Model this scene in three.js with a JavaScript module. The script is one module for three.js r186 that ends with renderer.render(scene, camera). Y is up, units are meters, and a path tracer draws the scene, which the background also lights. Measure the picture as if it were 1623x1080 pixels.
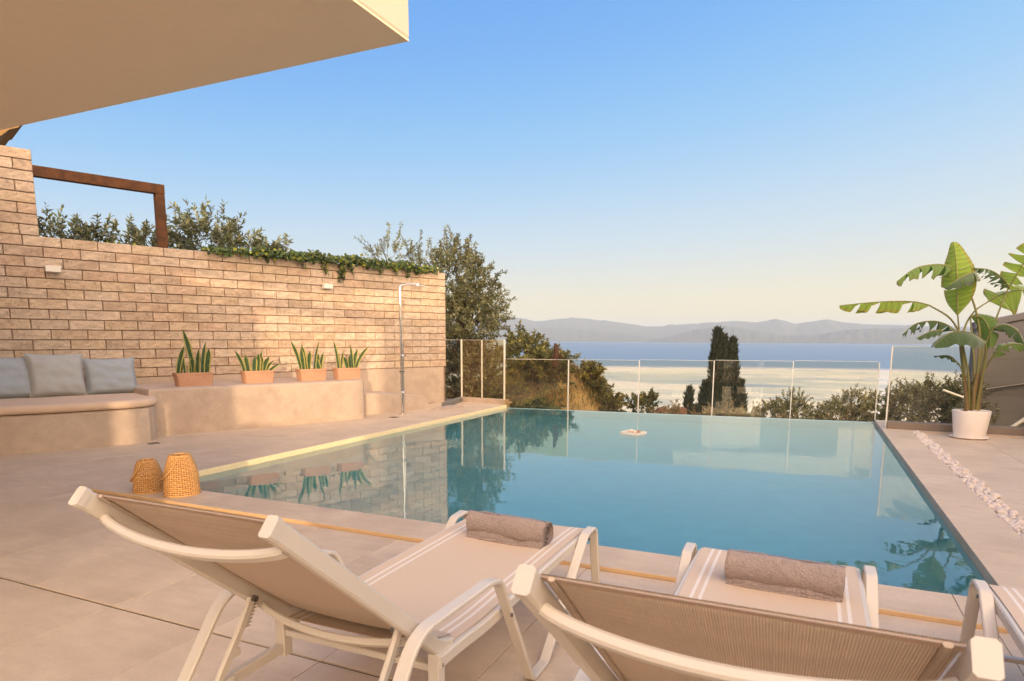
import * as THREE from 'three';
import { mergeGeometries, toCreasedNormals } from 'three/addons/utils/BufferGeometryUtils.js';
import { RoundedBoxGeometry } from 'three/addons/geometries/RoundedBoxGeometry.js';
import { ImprovedNoise } from 'three/addons/math/ImprovedNoise.js';

// ---------------------------------------------------------------- camera, sky, sun, exposure
const scene = new THREE.Scene();
const D2R = Math.PI / 180;
const camera = new THREE.PerspectiveCamera(55.04, 1024 / 681, 0.05, 60000);
camera.position.set(0, 1.28, 0);
camera.rotation.order = 'YXZ';
camera.rotation.set(-8.418 * D2R, 24.546 * D2R, 0.2 * D2R);
camera.setViewOffset(1024, 681, 0, -94.2, 1024, 681);           // the lens is shifted upwards
camera.focus = 4.2; camera.userData.fStop = 7;

scene.fog = new THREE.FogExp2(new THREE.Color().setRGB(.66, .80, 1.0), 5.5e-5);
const SUN_AZ = 58 * D2R, SUN_EL = 5 * D2R;
const sunDir = new THREE.Vector3(Math.cos(SUN_AZ) * Math.cos(SUN_EL), Math.sin(SUN_EL), Math.sin(SUN_AZ) * Math.cos(SUN_EL));
{
  const stops = [[0, 1.08, .92, .50], [2, 1.02, .89, .56], [5, .80, .83, .76], [8, .62, .77, .88], [15, .33, .61, .94], [25, .165, .43, .91], [45, .11, .32, .76], [90, .07, .23, .6], [400, .07, .23, .6]];
  const W = 1024, H = 512, px = new Float32Array(W * H * 4);
  for (let j = 0; j < H; j++) for (let i = 0; i < W; i++) {
    const el = ((j + .5) / H - .5) * Math.PI, a = ((i + .5) / W - .5) * 2 * Math.PI;
    const x = Math.cos(el) * Math.cos(a), y = Math.sin(el), z = Math.cos(el) * Math.sin(a);
    const bearing = Math.atan2(x, -z);                              // 0 straight over the pool, positive to the right
    const e = Math.max(0, el / D2R) * (1 - .52 * Math.cos(bearing - 100 * D2R)) / 1.30;
    let k = 0; while (e > stops[k + 1][0]) k++;
    const f = (e - stops[k][0]) / (stops[k + 1][0] - stops[k][0]);
    const c = Math.max(-1, Math.min(1, x * sunDir.x + y * sunDir.y + z * sunDir.z));
    const g = 7.8 * Math.pow((1 + c) / 2, 4.2) + 3.0 * Math.exp(-Math.acos(c) / (14 * D2R));
    const o = (j * W + i) * 4, glow = [1, .68, .38];
    for (let q = 0; q < 3; q++) { const A = stops[Math.max(0, k - 1)], B = stops[k], C = stops[k + 1], D = stops[Math.min(stops.length - 1, k + 2)], h = C[0] - B[0], m0 = k ? (C[q + 1] - A[q + 1]) / (C[0] - A[0]) * h : 0, m1 = (D[q + 1] - B[q + 1]) / (D[0] - B[0]) * h, f2 = f * f, f3 = f2 * f; px[o + q] = (2 * f3 - 3 * f2 + 1) * B[q + 1] + (f3 - 2 * f2 + f) * m0 + (3 * f2 - 2 * f3) * C[q + 1] + (f3 - f2) * m1 + g * glow[q]; }
    px[o + 3] = 1;
  }
  const sky = new THREE.DataTexture(px, W, H, THREE.RGBAFormat, THREE.FloatType);
  sky.mapping = THREE.EquirectangularReflectionMapping; sky.magFilter = sky.minFilter = THREE.LinearFilter; sky.needsUpdate = true;
  scene.background = sky; scene.environment = sky;
}
const sun = new THREE.DirectionalLight(new THREE.Color().setRGB(1, .73, .44), 4.3);
sun.position.copy(sunDir).multiplyScalar(60).add(new THREE.Vector3(-2, 0, -6)); sun.target.position.set(-2, 0, -6);
sun.castShadow = true; sun.shadow.mapSize.set(2048, 2048); sun.shadow.radius = 1.2;
Object.assign(sun.shadow.camera, { left: -30, right: 30, top: 25, bottom: -25, near: 1, far: 160 });
scene.add(sun, sun.target);

const renderer = new THREE.WebGLRenderer({ antialias: true });
renderer.setSize(1024, 681);
renderer.toneMapping = THREE.LinearToneMapping;
renderer.toneMappingExposure = 1;
renderer.shadowMap.enabled = true;

// ---------------------------------------------------------------- helpers
function rng(seed) { let a = seed >>> 0; return () => { a = (a + 0x6D2B79F5) | 0; let t = Math.imul(a ^ (a >>> 15), 1 | a); t = (t + Math.imul(t ^ (t >>> 7), 61 | t)) ^ t; return ((t ^ (t >>> 14)) >>> 0) / 4294967296; }; }
const V = (x, y, z) => new THREE.Vector3(x, y, z);
const lerp = (a, b, t) => a + (b - a) * t, clamp = (x, a = 0, b = 1) => Math.min(b, Math.max(a, x)), sstep = (a, b, x) => { const t = clamp((x - a) / (b - a)); return t * t * (3 - 2 * t); };
const IN = new ImprovedNoise();
const names = {};
function numbered(n) { const k = names[n] = (names[n] ?? -1) + 1; return k ? `${n}_${String(k).padStart(3, '0')}` : n; }
function tag(o, label, category, group) { o.userData.label = label; if (category) o.userData.category = category; if (group) o.userData.group = group; return o; }
function thing(name, label, category, [x, y, z] = [0, 0, 0], turn = 0, group) {
  const o = new THREE.Group(); o.name = numbered(name); o.position.set(x, y, z); o.rotation.y = turn; scene.add(o);
  return tag(o, label, category, group);
}
function obj(name, geo, mat, parent) {
  const g = Array.isArray(geo) ? merge(geo) : geo;
  const m = new THREE.Mesh(g, mat); m.name = parent ? name : numbered(name); m.castShadow = m.receiveShadow = true;
  (parent ?? scene).add(m); return m;
}
function merge(list) {
  const l = list.map(g => { const h = g.index ? g.toNonIndexed() : g.clone(); for (const k of Object.keys(h.attributes)) if (!['position', 'normal', 'uv', 'color'].includes(k)) h.deleteAttribute(k); return h; });
  if (!l.every(g => g.attributes.color)) l.forEach(g => g.deleteAttribute('color'));
  if (!l.every(g => g.attributes.uv)) l.forEach(g => g.deleteAttribute('uv'));
  return mergeGeometries(l);
}
function struct(name, geo, mat) { const m = obj(name, geo, mat); m.userData.kind = 'structure'; return m; }
function box(x0, x1, y0, y1, z0, z1) {                            // uv in metres
  const g = new THREE.BoxGeometry(x1 - x0, y1 - y0, z1 - z0); g.translate((x0 + x1) / 2, (y0 + y1) / 2, (z0 + z1) / 2); return boxUV(g);
}
function boxUV(g0, ou = 0, ov = 0) {
  const g = g0.index ? g0.toNonIndexed() : g0; const p = g.attributes.position, n = g.attributes.normal, uv = new Float32Array(p.count * 2);
  for (let i = 0; i < p.count; i++) {
    const ax = Math.abs(n.getX(i)), ay = Math.abs(n.getY(i)), az = Math.abs(n.getZ(i));
    const [u, v] = ay >= ax && ay >= az ? [p.getX(i), p.getZ(i)] : ax > az ? [p.getZ(i), p.getY(i)] : [p.getX(i), p.getY(i)];
    uv[2 * i] = u + ou; uv[2 * i + 1] = v + ov;
  }
  g.setAttribute('uv', new THREE.BufferAttribute(uv, 2)); return g;
}
function rbox(x0, x1, y0, y1, z0, z1, r = .004, seg = 1) {
  const g = new RoundedBoxGeometry(x1 - x0, y1 - y0, z1 - z0, seg, r); g.translate((x0 + x1) / 2, (y0 + y1) / 2, (z0 + z1) / 2); return boxUV(g);
}
function prism(pts, y0, y1, bevel = 0) {                            // plan polygon [[x,z],...] between two heights
  const s = new THREE.Shape(pts.map(([x, z]) => new THREE.Vector2(x, -z)));
  const g = new THREE.ExtrudeGeometry(s, { depth: y1 - y0 - 2 * bevel, bevelEnabled: bevel > 0, bevelThickness: bevel, bevelSize: bevel, bevelOffset: -bevel, bevelSegments: 2 });
  g.rotateX(-Math.PI / 2); g.translate(0, y0 + bevel, 0); return boxUV(g);
}
function cyl(a, b, r0, r1 = r0, seg = 10) {
  const d = b.clone().sub(a), g = new THREE.CylinderGeometry(r1, r0, d.length(), seg, 1);
  g.applyQuaternion(new THREE.Quaternion().setFromUnitVectors(V(0, 1, 0), d.normalize())); g.translate((a.x + b.x) / 2, (a.y + b.y) / 2, (a.z + b.z) / 2); return g;
}
function tube(pts, r, seg = 40, rs = 8, closed = false) { return new THREE.TubeGeometry(new THREE.CatmullRomCurve3(pts, closed, 'centripetal'), seg, r, rs, closed); }
function sweep(pts, w, h, side, c = .004, crease = .5) {             // chamfered rectangular bar (w along side, h across) along points
  const sec = [[-w / 2 + c, -h / 2], [w / 2 - c, -h / 2], [w / 2, -h / 2 + c], [w / 2, h / 2 - c], [w / 2 - c, h / 2], [-w / 2 + c, h / 2], [-w / 2, h / 2 - c], [-w / 2, -h / 2 + c]];
  const pos = [], uv = [], rings = []; let len = 0;
  pts.forEach((p, i) => {
    const t = (pts[Math.min(i + 1, pts.length - 1)]).clone().sub(pts[Math.max(i - 1, 0)]).normalize();
    const n = side.clone().cross(t).normalize(); if (i) len += p.distanceTo(pts[i - 1]);
    rings.push({ l: len, v: sec.map(([a, b]) => p.clone().addScaledVector(side, a).addScaledVector(n, b)) });
  });
  const tri = (a, b, d, ua, ub, ud) => { pos.push(...a.toArray(), ...b.toArray(), ...d.toArray()); uv.push(...ua, ...ub, ...ud); };
  for (let i = 0; i + 1 < rings.length; i++) for (let k = 0; k < 8; k++) {
    const A = rings[i], B = rings[i + 1], m = (k + 1) % 8, u0 = k * .02, u1 = k * .02 + .02;
    tri(A.v[k], A.v[m], B.v[m], [u0, A.l], [u1, A.l], [u1, B.l]); tri(A.v[k], B.v[m], B.v[k], [u0, A.l], [u1, B.l], [u0, B.l]);
  }
  for (const [r, f] of [[rings[0], 1], [rings.at(-1), 0]]) for (let k = 1; k < 7; k++) f ? tri(r.v[0], r.v[k + 1], r.v[k], [0, 0], [0, 0], [0, 0]) : tri(r.v[0], r.v[k], r.v[k + 1], [0, 0], [0, 0], [0, 0]);
  const g = new THREE.BufferGeometry(); g.setAttribute('position', new THREE.Float32BufferAttribute(pos, 3)); g.setAttribute('uv', new THREE.Float32BufferAttribute(uv, 2));
  g.computeVertexNormals(); return toCreasedNormals(g, crease);
}
const spline = (pts, n) => new THREE.CatmullRomCurve3(pts, false, 'centripetal').getSpacedPoints(n);

// ---- textures
function fbmTile(N, base, oct, seed, gain = .5) {                    // tileable value noise, 0..1
  const out = new Float32Array(N * N); let amp = 1, tot = 0;
  for (let o = 0; o < oct; o++) {
    const f = base << o, r = rng(seed + o * 71), L = new Float32Array(f * f).map(() => r());
    for (let y = 0; y < N; y++) for (let x = 0; x < N; x++) {
      const u = x / N * f, v = y / N * f, i = Math.floor(u), j = Math.floor(v); let a = u - i, b = v - j; a = a * a * (3 - 2 * a); b = b * b * (3 - 2 * b);
      const i1 = (i + 1) % f, j1 = (j + 1) % f;
      out[y * N + x] += amp * lerp(lerp(L[j * f + i], L[j * f + i1], a), lerp(L[j1 * f + i], L[j1 * f + i1], a), b);
    }
    tot += amp; amp *= gain; if ((base << (o + 1)) > N) break;
  }
  return out.map(v => v / tot);
}
function tex(N, M, fn, srgb, rep = [1, 1]) {                          // fn(x, y) -> [r,g,b] 0..1 (linear values; stored as sRGB when srgb)
  const px = new Uint8Array(N * M * 4);
  const enc = v => { v = clamp(v); return 255 * (srgb ? (v < .0031308 ? 12.92 * v : 1.055 * Math.pow(v, 1 / 2.4) - .055) : v); };
  for (let y = 0; y < M; y++) for (let x = 0; x < N; x++) { const c = fn(x, y), o = (y * N + x) * 4; px[o] = enc(c[0]); px[o + 1] = enc(c[1]); px[o + 2] = enc(c[2]); px[o + 3] = 255; }
  const t = new THREE.DataTexture(px, N, M); t.magFilter = THREE.LinearFilter; t.minFilter = THREE.LinearMipmapLinearFilter; t.generateMipmaps = true;
  t.wrapS = t.wrapT = THREE.RepeatWrapping; if (srgb) t.colorSpace = THREE.SRGBColorSpace; t.repeat.set(...rep); t.needsUpdate = true; return t;
}
const nz1 = fbmTile(512, 4, 7, 11), nz2 = fbmTile(512, 16, 6, 23), nz3 = fbmTile(512, 64, 4, 37, .7), nz4 = fbmTile(512, 2, 8, 51, .6);
const at5 = (a, x, y) => a[(((y % 512) + 512) % 512) * 512 + (((x % 512) + 512) % 512)];
const mixc = (a, b, t) => [lerp(a[0], b[0], t), lerp(a[1], b[1], t), lerp(a[2], b[2], t)];
const mul = (a, k) => [a[0] * k, a[1] * k, a[2] * k];
const M = {};
const std = (o) => new THREE.MeshStandardMaterial({ roughness: .8, metalness: 0, side: THREE.DoubleSide, ...o });
const phy = (o) => new THREE.MeshPhysicalMaterial({ roughness: .8, metalness: 0, side: THREE.DoubleSide, ...o });
const rgb = (r, g, b) => new THREE.Color().setRGB(r, g, b);

{ // stone paving: warm beige porcelain with cloudy mottling and faint veins
  const f = (x, y) => { const m = at5(nz1, x, y), v = at5(nz2, x >> 1, y * 2), s = at5(nz3, x, y); let c = mixc([.535, .41, .295], [.635, .50, .37], clamp((m - .3) * 2.2)); c = mul(c, .88 + .16 * v + .16 * (s - .5)); if (s > .70) c = mul(c, .88); return c; };
  const map = tex(512, 512, f, true, [.8, .8]), bump = tex(512, 512, (x, y) => { const v = .6 * at5(nz3, x, y) + .4 * at5(nz2, x, y); return [v, v, v]; }, false, [1.6, 1.6]);
  M.tile = [0, 1, 2, 3].map(i => { const m = map.clone(); m.offset.set(i * .27, i * .61); m.rotation = i % 2 ? Math.PI : 0; return std({ map: m, bumpMap: bump, bumpScale: .0012, roughness: .58, color: rgb(...[[1, 1, 1], [.98, .975, .97], [1.015, 1.01, 1.0], [.99, .985, .98]][i]) }); });
  M.edge = std({ color: rgb(.58, .385, .21), map: tex(512, 64, (x, y) => { const k = .86 + .18 * at5(nz2, x, y * 3); return [k, k, k]; }, false, [1.2, 8]), roughness: .75 });
  M.edgeSunPale = std({ color: rgb(.92, .76, .46), map: tex(512, 64, (x, y) => { const k = .82 + .2 * at5(nz2, x, y * 3); return [k, k, k]; }, false, [1.2, 8]), roughness: .7 });  // stone edge yellowed further to make up for missing sunlight
  M.grout = std({ color: rgb(.20, .145, .105), roughness: 1 });
}
{ // rough split stone bricks
  const f = (x, y) => { const a = at5(nz1, x, y * 2), b = at5(nz2, x * 1, y * 2), s = at5(nz3, x, y); let c = mixc([.46, .345, .26], [.65, .515, .405], clamp((a - .28) * 2.0)); c = mul(c, .73 + .48 * b); if (s > .66) c = mul(c, .66); if (at5(nz4, x * 2, y * 2) > .66) c = mixc(c, [.5, .27, .17], .45); return c; };
  const map = tex(512, 512, f, true, [1.1, 1.1]), bump = tex(512, 512, (x, y) => { const v = clamp(.55 * at5(nz2, x, y * 2) + .45 * at5(nz3, x, y) - (at5(nz3, x, y) > .69 ? .25 : 0)); return [v, v, v]; }, false, [1.1, 1.1]);
  M.brick = [[1, 1, 1], [.92, .89, .86], [1.07, 1.07, 1.06], [1.0, .93, .88], [1.03, 1.0, .92]].map(c => std({ map, bumpMap: bump, bumpScale: .016, roughness: .92, color: rgb(...c) }));
  M.mortar = std({ color: rgb(.255, .18, .125), roughness: 1 });
}
{ // lime plaster
  const f = (c0, c1) => (x, y) => { const m = at5(nz4, x, y), v = at5(nz2, x, y), s = at5(nz1, x * 2, y * 2); let c = mixc(c0, c1, clamp((m - .25) * 2)); c = mul(c, .84 + .22 * v + .1 * (at5(nz3, x, y) - .5)); if (s > .62) c = mul(c, .93); return c; };
  const bump = tex(512, 512, (x, y) => { const v = .5 * at5(nz1, x, y) + .3 * at5(nz2, x, y) + .2 * at5(nz3, x, y); return [v, v, v]; }, false, [.9, .9]);
  M.plaster = std({ map: tex(512, 512, f([.46, .355, .28], [.585, .465, .375]), true, [.5, .5]), bumpMap: bump, bumpScale: .012, roughness: .85 });
  M.render = std({ map: tex(512, 512, (x, y) => mul([.63, .55, .45], .96 + .06 * at5(nz4, x, y) + .05 * (at5(nz3, x, y) - .5)), true, [.35, .35]), bumpMap: bump, bumpScale: .0025, roughness: .9 });
  M.concrete = std({ map: tex(512, 512, (x, y) => { const a = at5(nz4, x, y), b = at5(nz2, x >> 2, y), line = (y % 64) < 2 ? .8 : 1; return mul([.19, .18, .18], (.75 + .4 * a + .12 * b) * line); }, true, [.4, .4]), bumpMap: bump, bumpScale: .004, roughness: .9 });
}
M.white = std({ color: rgb(.60, .545, .48), roughness: .42, bumpMap: tex(256, 256, (x, y) => { const v = at5(nz3, x * 2, y * 2); return [v, v, v]; }, false, [12, 12]), bumpScale: .0002 });
M.bolt = std({ color: rgb(.20, .19, .18), roughness: .4, metalness: .9 });
M.steel = std({ color: rgb(.78, .76, .74), roughness: .16, metalness: 1 });
M.alu = std({ color: rgb(.82, .78, .70), roughness: .3, metalness: .2 });
M.lampWhite = std({ color: rgb(.72, .68, .63), roughness: .45 });
{ // woven sling fabric: u across 0..1, v along in metres
  const weave = (x, y) => .5 + .25 * Math.sin(x * Math.PI / 2) * Math.sin(y * Math.PI / 2);
  const stripes = (u) => [.075, .125, .875, .925].some(s => Math.abs(u - s) < .0095);
  const map = tex(1024, 64, (x, y) => { const u = (x + .5) / 1024, k = .93 + .1 * at5(nz3, x, y * 4) + .05 * ((x + y) % 2); return mul(stripes(u) ? [.72, .65, .59] : [.60, .47, .36], k); }, true, [1, 8]);
  const rib = tex(1024, 64, (x, y) => { const v = .5 + .5 * Math.sin(x / 1024 * 2 * Math.PI * 128) * (.8 + .2 * Math.sin(y / 64 * 2 * Math.PI * 8)); return [v, v, v]; }, false, [1, 5]);
  const ribCol = tex(1024, 64, (x, y) => { const v = .5 + .5 * Math.sin(x / 1024 * 2 * Math.PI * 128), k = .9 + .1 * at5(nz3, x, y * 4); return mul(mixc([.46, .35, .265], [.72, .59, .465], v), k); }, true, [1, 5]);
  M.sling = phy({ map, bumpMap: tex(128, 128, (x, y) => { const v = weave(x, y); return [v, v, v]; }, false, [6, 9]), bumpScale: .0006, roughness: .8 });
  M.hem = phy({ color: rgb(.50, .37, .28), roughness: .9 });
  M.slingBack = phy({ map: ribCol, bumpMap: rib, bumpScale: .0015, roughness: .85 });
}
{
  const terry = tex(512, 512, (x, y) => { const v = .6 * at5(nz3, x, y) + .4 * at5(nz3, x * 3 + 7, y * 3); return [v, v, v]; }, false, [7, 7]);
  const terry3 = terry.clone(); terry3.repeat.set(2.6, 2.6);
  M.towel = phy({ color: rgb(.38, .305, .285), map: tex(256, 256, (x, y) => { const k = .62 + .8 * at5(nz3, x, y); return [k, k, k]; }, false, [4.5, 4.5]), bumpMap: terry3, bumpScale: .012, roughness: 1, sheen: .6, sheenRoughness: .6, sheenColor: rgb(.5, .38, .32) });
  M.cushion = phy({ color: rgb(.325, .365, .41), map: tex(256, 256, (x, y) => { const k = .86 + .14 * at5(nz3, x, y) + .06 * ((x ^ y) & 1); return [k, k, k]; }, false, [5, 5]), bumpMap: terry, bumpScale: .0012, roughness: .95 });
  M.cushionB = M.cushion.clone(); M.cushionB.color = rgb(.38, .385, .385);
  M.terracotta = std({ map: tex(256, 256, (x, y) => mul(mixc([.44, .235, .145], [.54, .31, .205], at5(nz1, x * 2, y * 2)), .85 + .3 * at5(nz3, x, y)), true, [2, 2]), bumpMap: terry, bumpScale: .002, roughness: .9 });
  M.soil = std({ color: rgb(.045, .03, .02), roughness: 1 });
  M.rust = std({ map: tex(512, 512, (x, y) => { const a = at5(nz2, x, y), b = at5(nz1, x * 2, y); return mul(mixc([.05, .022, .011], [.145, .056, .02], clamp((.6 * a + .5 * b - .3) * 2)), 1); }, true, [.9, .9]), bumpMap: terry, bumpScale: .002, roughness: .85, metalness: .15 });
  M.rattan = std({ map: tex(256, 256, (x, y) => mul(mixc([.32, .14, .04], [.84, .50, .20], at5(nz2, x, y)), .85 + .3 * at5(nz3, x, y)), true, [6, 6]), roughness: .55 });
  M.pot = std({ color: rgb(.80, .74, .69), roughness: .5 });
  M.pebble = [[.57, .49, .44], [.66, .58, .52], [.50, .43, .38]].map(c => std({ color: rgb(...c), bumpMap: terry, bumpScale: .001, roughness: .7 }));
  M.bark = std({ color: rgb(.085, .065, .045), bumpMap: terry, bumpScale: .02, roughness: 1 });
}
const leafMat = (t, o = {}) => phy({ vertexColors: true, transmission: t, roughness: 1, thickness: 0, ...o });
M.leaf = leafMat(.3);
M.banana = leafMat(.58);
M.glass = phy({ color: rgb(.975, .955, .88), transmission: 1, thickness: 0, roughness: 0, ior: 1.38 });
M.amberReflectionGlass = phy({ color: rgb(.97, .91, .70), transmission: 1, thickness: 0, roughness: 0, ior: 1.7 });  // amber reflections painted in as a tint of the panes

// ---------------------------------------------------------------- large structure
const DECK = -.025;
{ // sea: a disc to the horizon, calm patches near, ruffled water beyond
  const N = 1024, sz = 5200;
  const rough = tex(N, N, (x, y) => {
    const X = (x / N - .5) * sz, Z = (y / N - .5) * sz, r = Math.hypot(X, Z) + 420 * (at5(nz1, x, y) - .5);
    const streak = at5(nz2, x * 2, y * 3) * .6 + at5(nz1, x * 3 + 90, y * 5) * .4;
    const far = sstep(1380, 1560, r), v = lerp(clamp((streak - .46) * 3.2) * .26, .33 + .1 * (at5(nz1, x, y * 2) - .5), far);
    return [v, v, v];
  }, false);
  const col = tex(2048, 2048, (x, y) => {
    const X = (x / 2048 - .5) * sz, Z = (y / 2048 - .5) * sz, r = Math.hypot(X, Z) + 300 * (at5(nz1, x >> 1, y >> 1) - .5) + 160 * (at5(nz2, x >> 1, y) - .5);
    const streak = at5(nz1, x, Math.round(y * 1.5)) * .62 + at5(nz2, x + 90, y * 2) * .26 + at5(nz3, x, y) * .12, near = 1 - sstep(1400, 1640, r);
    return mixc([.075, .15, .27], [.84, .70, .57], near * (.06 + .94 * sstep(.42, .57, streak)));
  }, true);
  col.wrapS = col.wrapT = THREE.ClampToEdgeWrapping;
  rough.wrapS = rough.wrapT = THREE.ClampToEdgeWrapping;
  const pos = [], uv = [], idx = [], R = [60, 150, 300, 450, 650, 900, 1200, 1600, 2200, 3200, 5000, 9000, 16000, 30000, 45000], A = 96;
  R.forEach((r, i) => { for (let k = 0; k <= A; k++) { const a = k / A * 2 * Math.PI; pos.push(r * Math.cos(a), 0, r * Math.sin(a)); uv.push(clamp(.5 + r * Math.cos(a) / sz, 0.001, .999), clamp(.5 + r * Math.sin(a) / sz, .001, .999)); } });
  for (let i = 0; i + 1 < R.length; i++) for (let k = 0; k < A; k++) { const a = i * (A + 1) + k, b = a + A + 1; idx.push(a, a + 1, b, b, a + 1, b + 1); }
  const g = new THREE.BufferGeometry(); g.setAttribute('position', new THREE.Float32BufferAttribute(pos, 3)); g.setAttribute('uv', new THREE.Float32BufferAttribute(uv, 2)); g.setIndex(idx); g.computeVertexNormals();
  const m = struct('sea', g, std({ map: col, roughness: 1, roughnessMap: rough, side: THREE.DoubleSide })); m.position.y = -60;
}
{ // far mountains across the water
  const ridge = [[-70, 1.2], [-55, 1.9], [-45, 1.5], [-36, 1.9], [-30, 1.75], [-26.3, 1.65], [-24.55, 1.82], [-22.48, 1.42], [-19.23, 1.76], [-17.07, 1.54], [-14.4, 1.22], [-12.82, .95], [-11.26, 1.11], [-8.71, 1.27], [-5.99, 1.46], [-4.28, 1.30], [-2.87, 1.61], [-1.45, 1.19], [.79, 1.53], [2.13, 1.26], [3.85, 1.1], [6.33, 1.04], [8.69, .93], [12.35, .82], [20, .6], [32, .9], [45, .5]];
  const front = [[-13.5, -.3], [-11.48, .12], [-9.2, .72], [-6.71, 1.06], [-4.73, .72], [-2.33, .28], [0, .3], [2.5, .75], [6, .82], [9, .7], [13, .75], [18, .4], [26, -.3]];
  const left = [[-60, .4], [-40, .9], [-30, 1.0], [-24, .95], [-19, .8], [-15, .45], [-12, .1], [-10, -.3]];
  const build = (prof, Dm, seed, name) => {
    const at = a => { let k = 0; while (k + 2 < prof.length && a > prof[k + 1][0]) k++; return lerp(prof[k][1], prof[k + 1][1], clamp((a - prof[k][0]) / (prof[k + 1][0] - prof[k][0]))); };
    const pos = [], idx = [], n = 420, a0 = prof[0][0], a1 = prof.at(-1)[0], rows = 9;
    for (let i = 0; i <= n; i++) {
      const a = lerp(a0, a1, i / n), crest = Dm * Math.tan(at(a) * D2R) + 61.28 + Dm * .0015 * (IN.noise(a * 1.3, seed, 0) + .6 * IN.noise(a * 4, seed, 3));
      for (let j = 0; j < rows; j++) {
        const t = j / (rows - 1) * 1.6 - 1, r = Dm * (1 + .16 * t), s = t < 0 ? Math.pow(1 + t, .8) : 1 - t / .6;
        const y = -70 + (crest + 10) * Math.max(0, s) * (1 + (t < -.05 && t > -.97 ? .22 * IN.noise(a * 2.2, t * 4, seed) : 0));
        pos.push(r * Math.sin(a * D2R), y, -r * Math.cos(a * D2R));
      }
    }
    for (let i = 0; i < n; i++) for (let j = 0; j + 1 < rows; j++) { const p = i * rows + j, q = p + rows; idx.push(p, q, p + 1, p + 1, q, q + 1); }
    const g = new THREE.BufferGeometry(); g.setAttribute('position', new THREE.Float32BufferAttribute(pos, 3)); g.setIndex(idx); g.computeVertexNormals();
    const m = struct(name, g, std({ color: rgb(.10, .115, .105), roughness: 1 })); return m;
  };
  tag(build(ridge, 17500, 1, 'mountain_range'), 'long pale mountain range across the sea on the horizon');
  tag(build(front, 12500, 5, 'mountain_range'), 'low grey hill in front of the mountain range, right half of the horizon');
  tag(build(left, 14500, 9, 'mountain_range'), 'hazy lower slopes of the coast on the left horizon');
}
// wall frame: local x runs along the wall away from the house, local z points out over the terrace
const WA = 21 * D2R, WD = V(Math.sin(WA), 0, -Math.cos(WA)), WN = V(Math.cos(WA), 0, Math.sin(WA)), W0 = V(-6.92, 0, -11.66), WTURN = Math.PI / 2 - WA;
const wp = (s, t, y) => W0.clone().addScaledVector(WD, s).addScaledVector(WN, t).setY(y);
const thingW = (name, label, cat, s, t, y, group) => thing(name, label, cat, wp(s, t, y).toArray(), WTURN, group);

function groundY(x, z) {                                             // hillside falling to the sea
  const d = Math.max(0, -12.7 - z), noise = .25 * IN.noise(x * .22, 0, z * .22) + .08 * IN.noise(x * .9, 3, z * .9);
  let y = -1.35 - .125 * d - .6 * Math.max(0, d - 34) * sstep(34, 60, d) + noise * sstep(0, 4, d);
  y += 1.25 * Math.exp(-(((x + 8) / 3.4) ** 2) - (((z + 19) / 5) ** 2));
  y += 1.75 * Math.exp(-(((x + 7.0) / 1.45) ** 2) - (((z + 17.8) / 1.8) ** 2));
  y += .55 * Math.exp(-(((x - 4) / 4.5) ** 2) - (((z + 17) / 5) ** 2));
  const wallSide = (x - W0.x) * WN.x + (z - W0.z) * WN.z;
  const behind = sstep(-.3, -1.6, wallSide) * sstep(-22, -12, z);
  y = lerp(y, .4 + noise, behind);
  const terrace = (1 - behind) * sstep(-13.2, -12.4, z);
  y = lerp(y, -2.3, terrace);
  return Math.max(y, -64);
}
{
  const pos = [], uv = [], idx = [], xs = [], zs = [];
  for (let x = -200; x <= 200; x += Math.abs(x) < 30 ? 1 : 10) xs.push(x);
  for (let z = 60; z >= -260; z -= z < -10 && z > -50 ? .8 : 5) zs.push(z);
  for (const z of zs) for (const x of xs) { pos.push(x, groundY(x, z), z); uv.push(x, z); }
  for (let j = 0; j + 1 < zs.length; j++) for (let i = 0; i + 1 < xs.length; i++) { const a = j * xs.length + i, b = a + xs.length; idx.push(a, a + 1, b, b, a + 1, b + 1); }
  const g = new THREE.BufferGeometry(); g.setAttribute('position', new THREE.Float32BufferAttribute(pos, 3)); g.setAttribute('uv', new THREE.Float32BufferAttribute(uv, 2)); g.setIndex(idx); g.computeVertexNormals();
  struct('hillside', g, std({ map: tex(512, 512, (x, y) => mixc([.20, .125, .045], [.36, .24, .09], clamp(1.6 * at5(nz1, x, y) - .3)).map(v => v * (.6 + .8 * at5(nz3, x, y))), true, [.12, .12]), roughness: 1 }));
}
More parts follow.
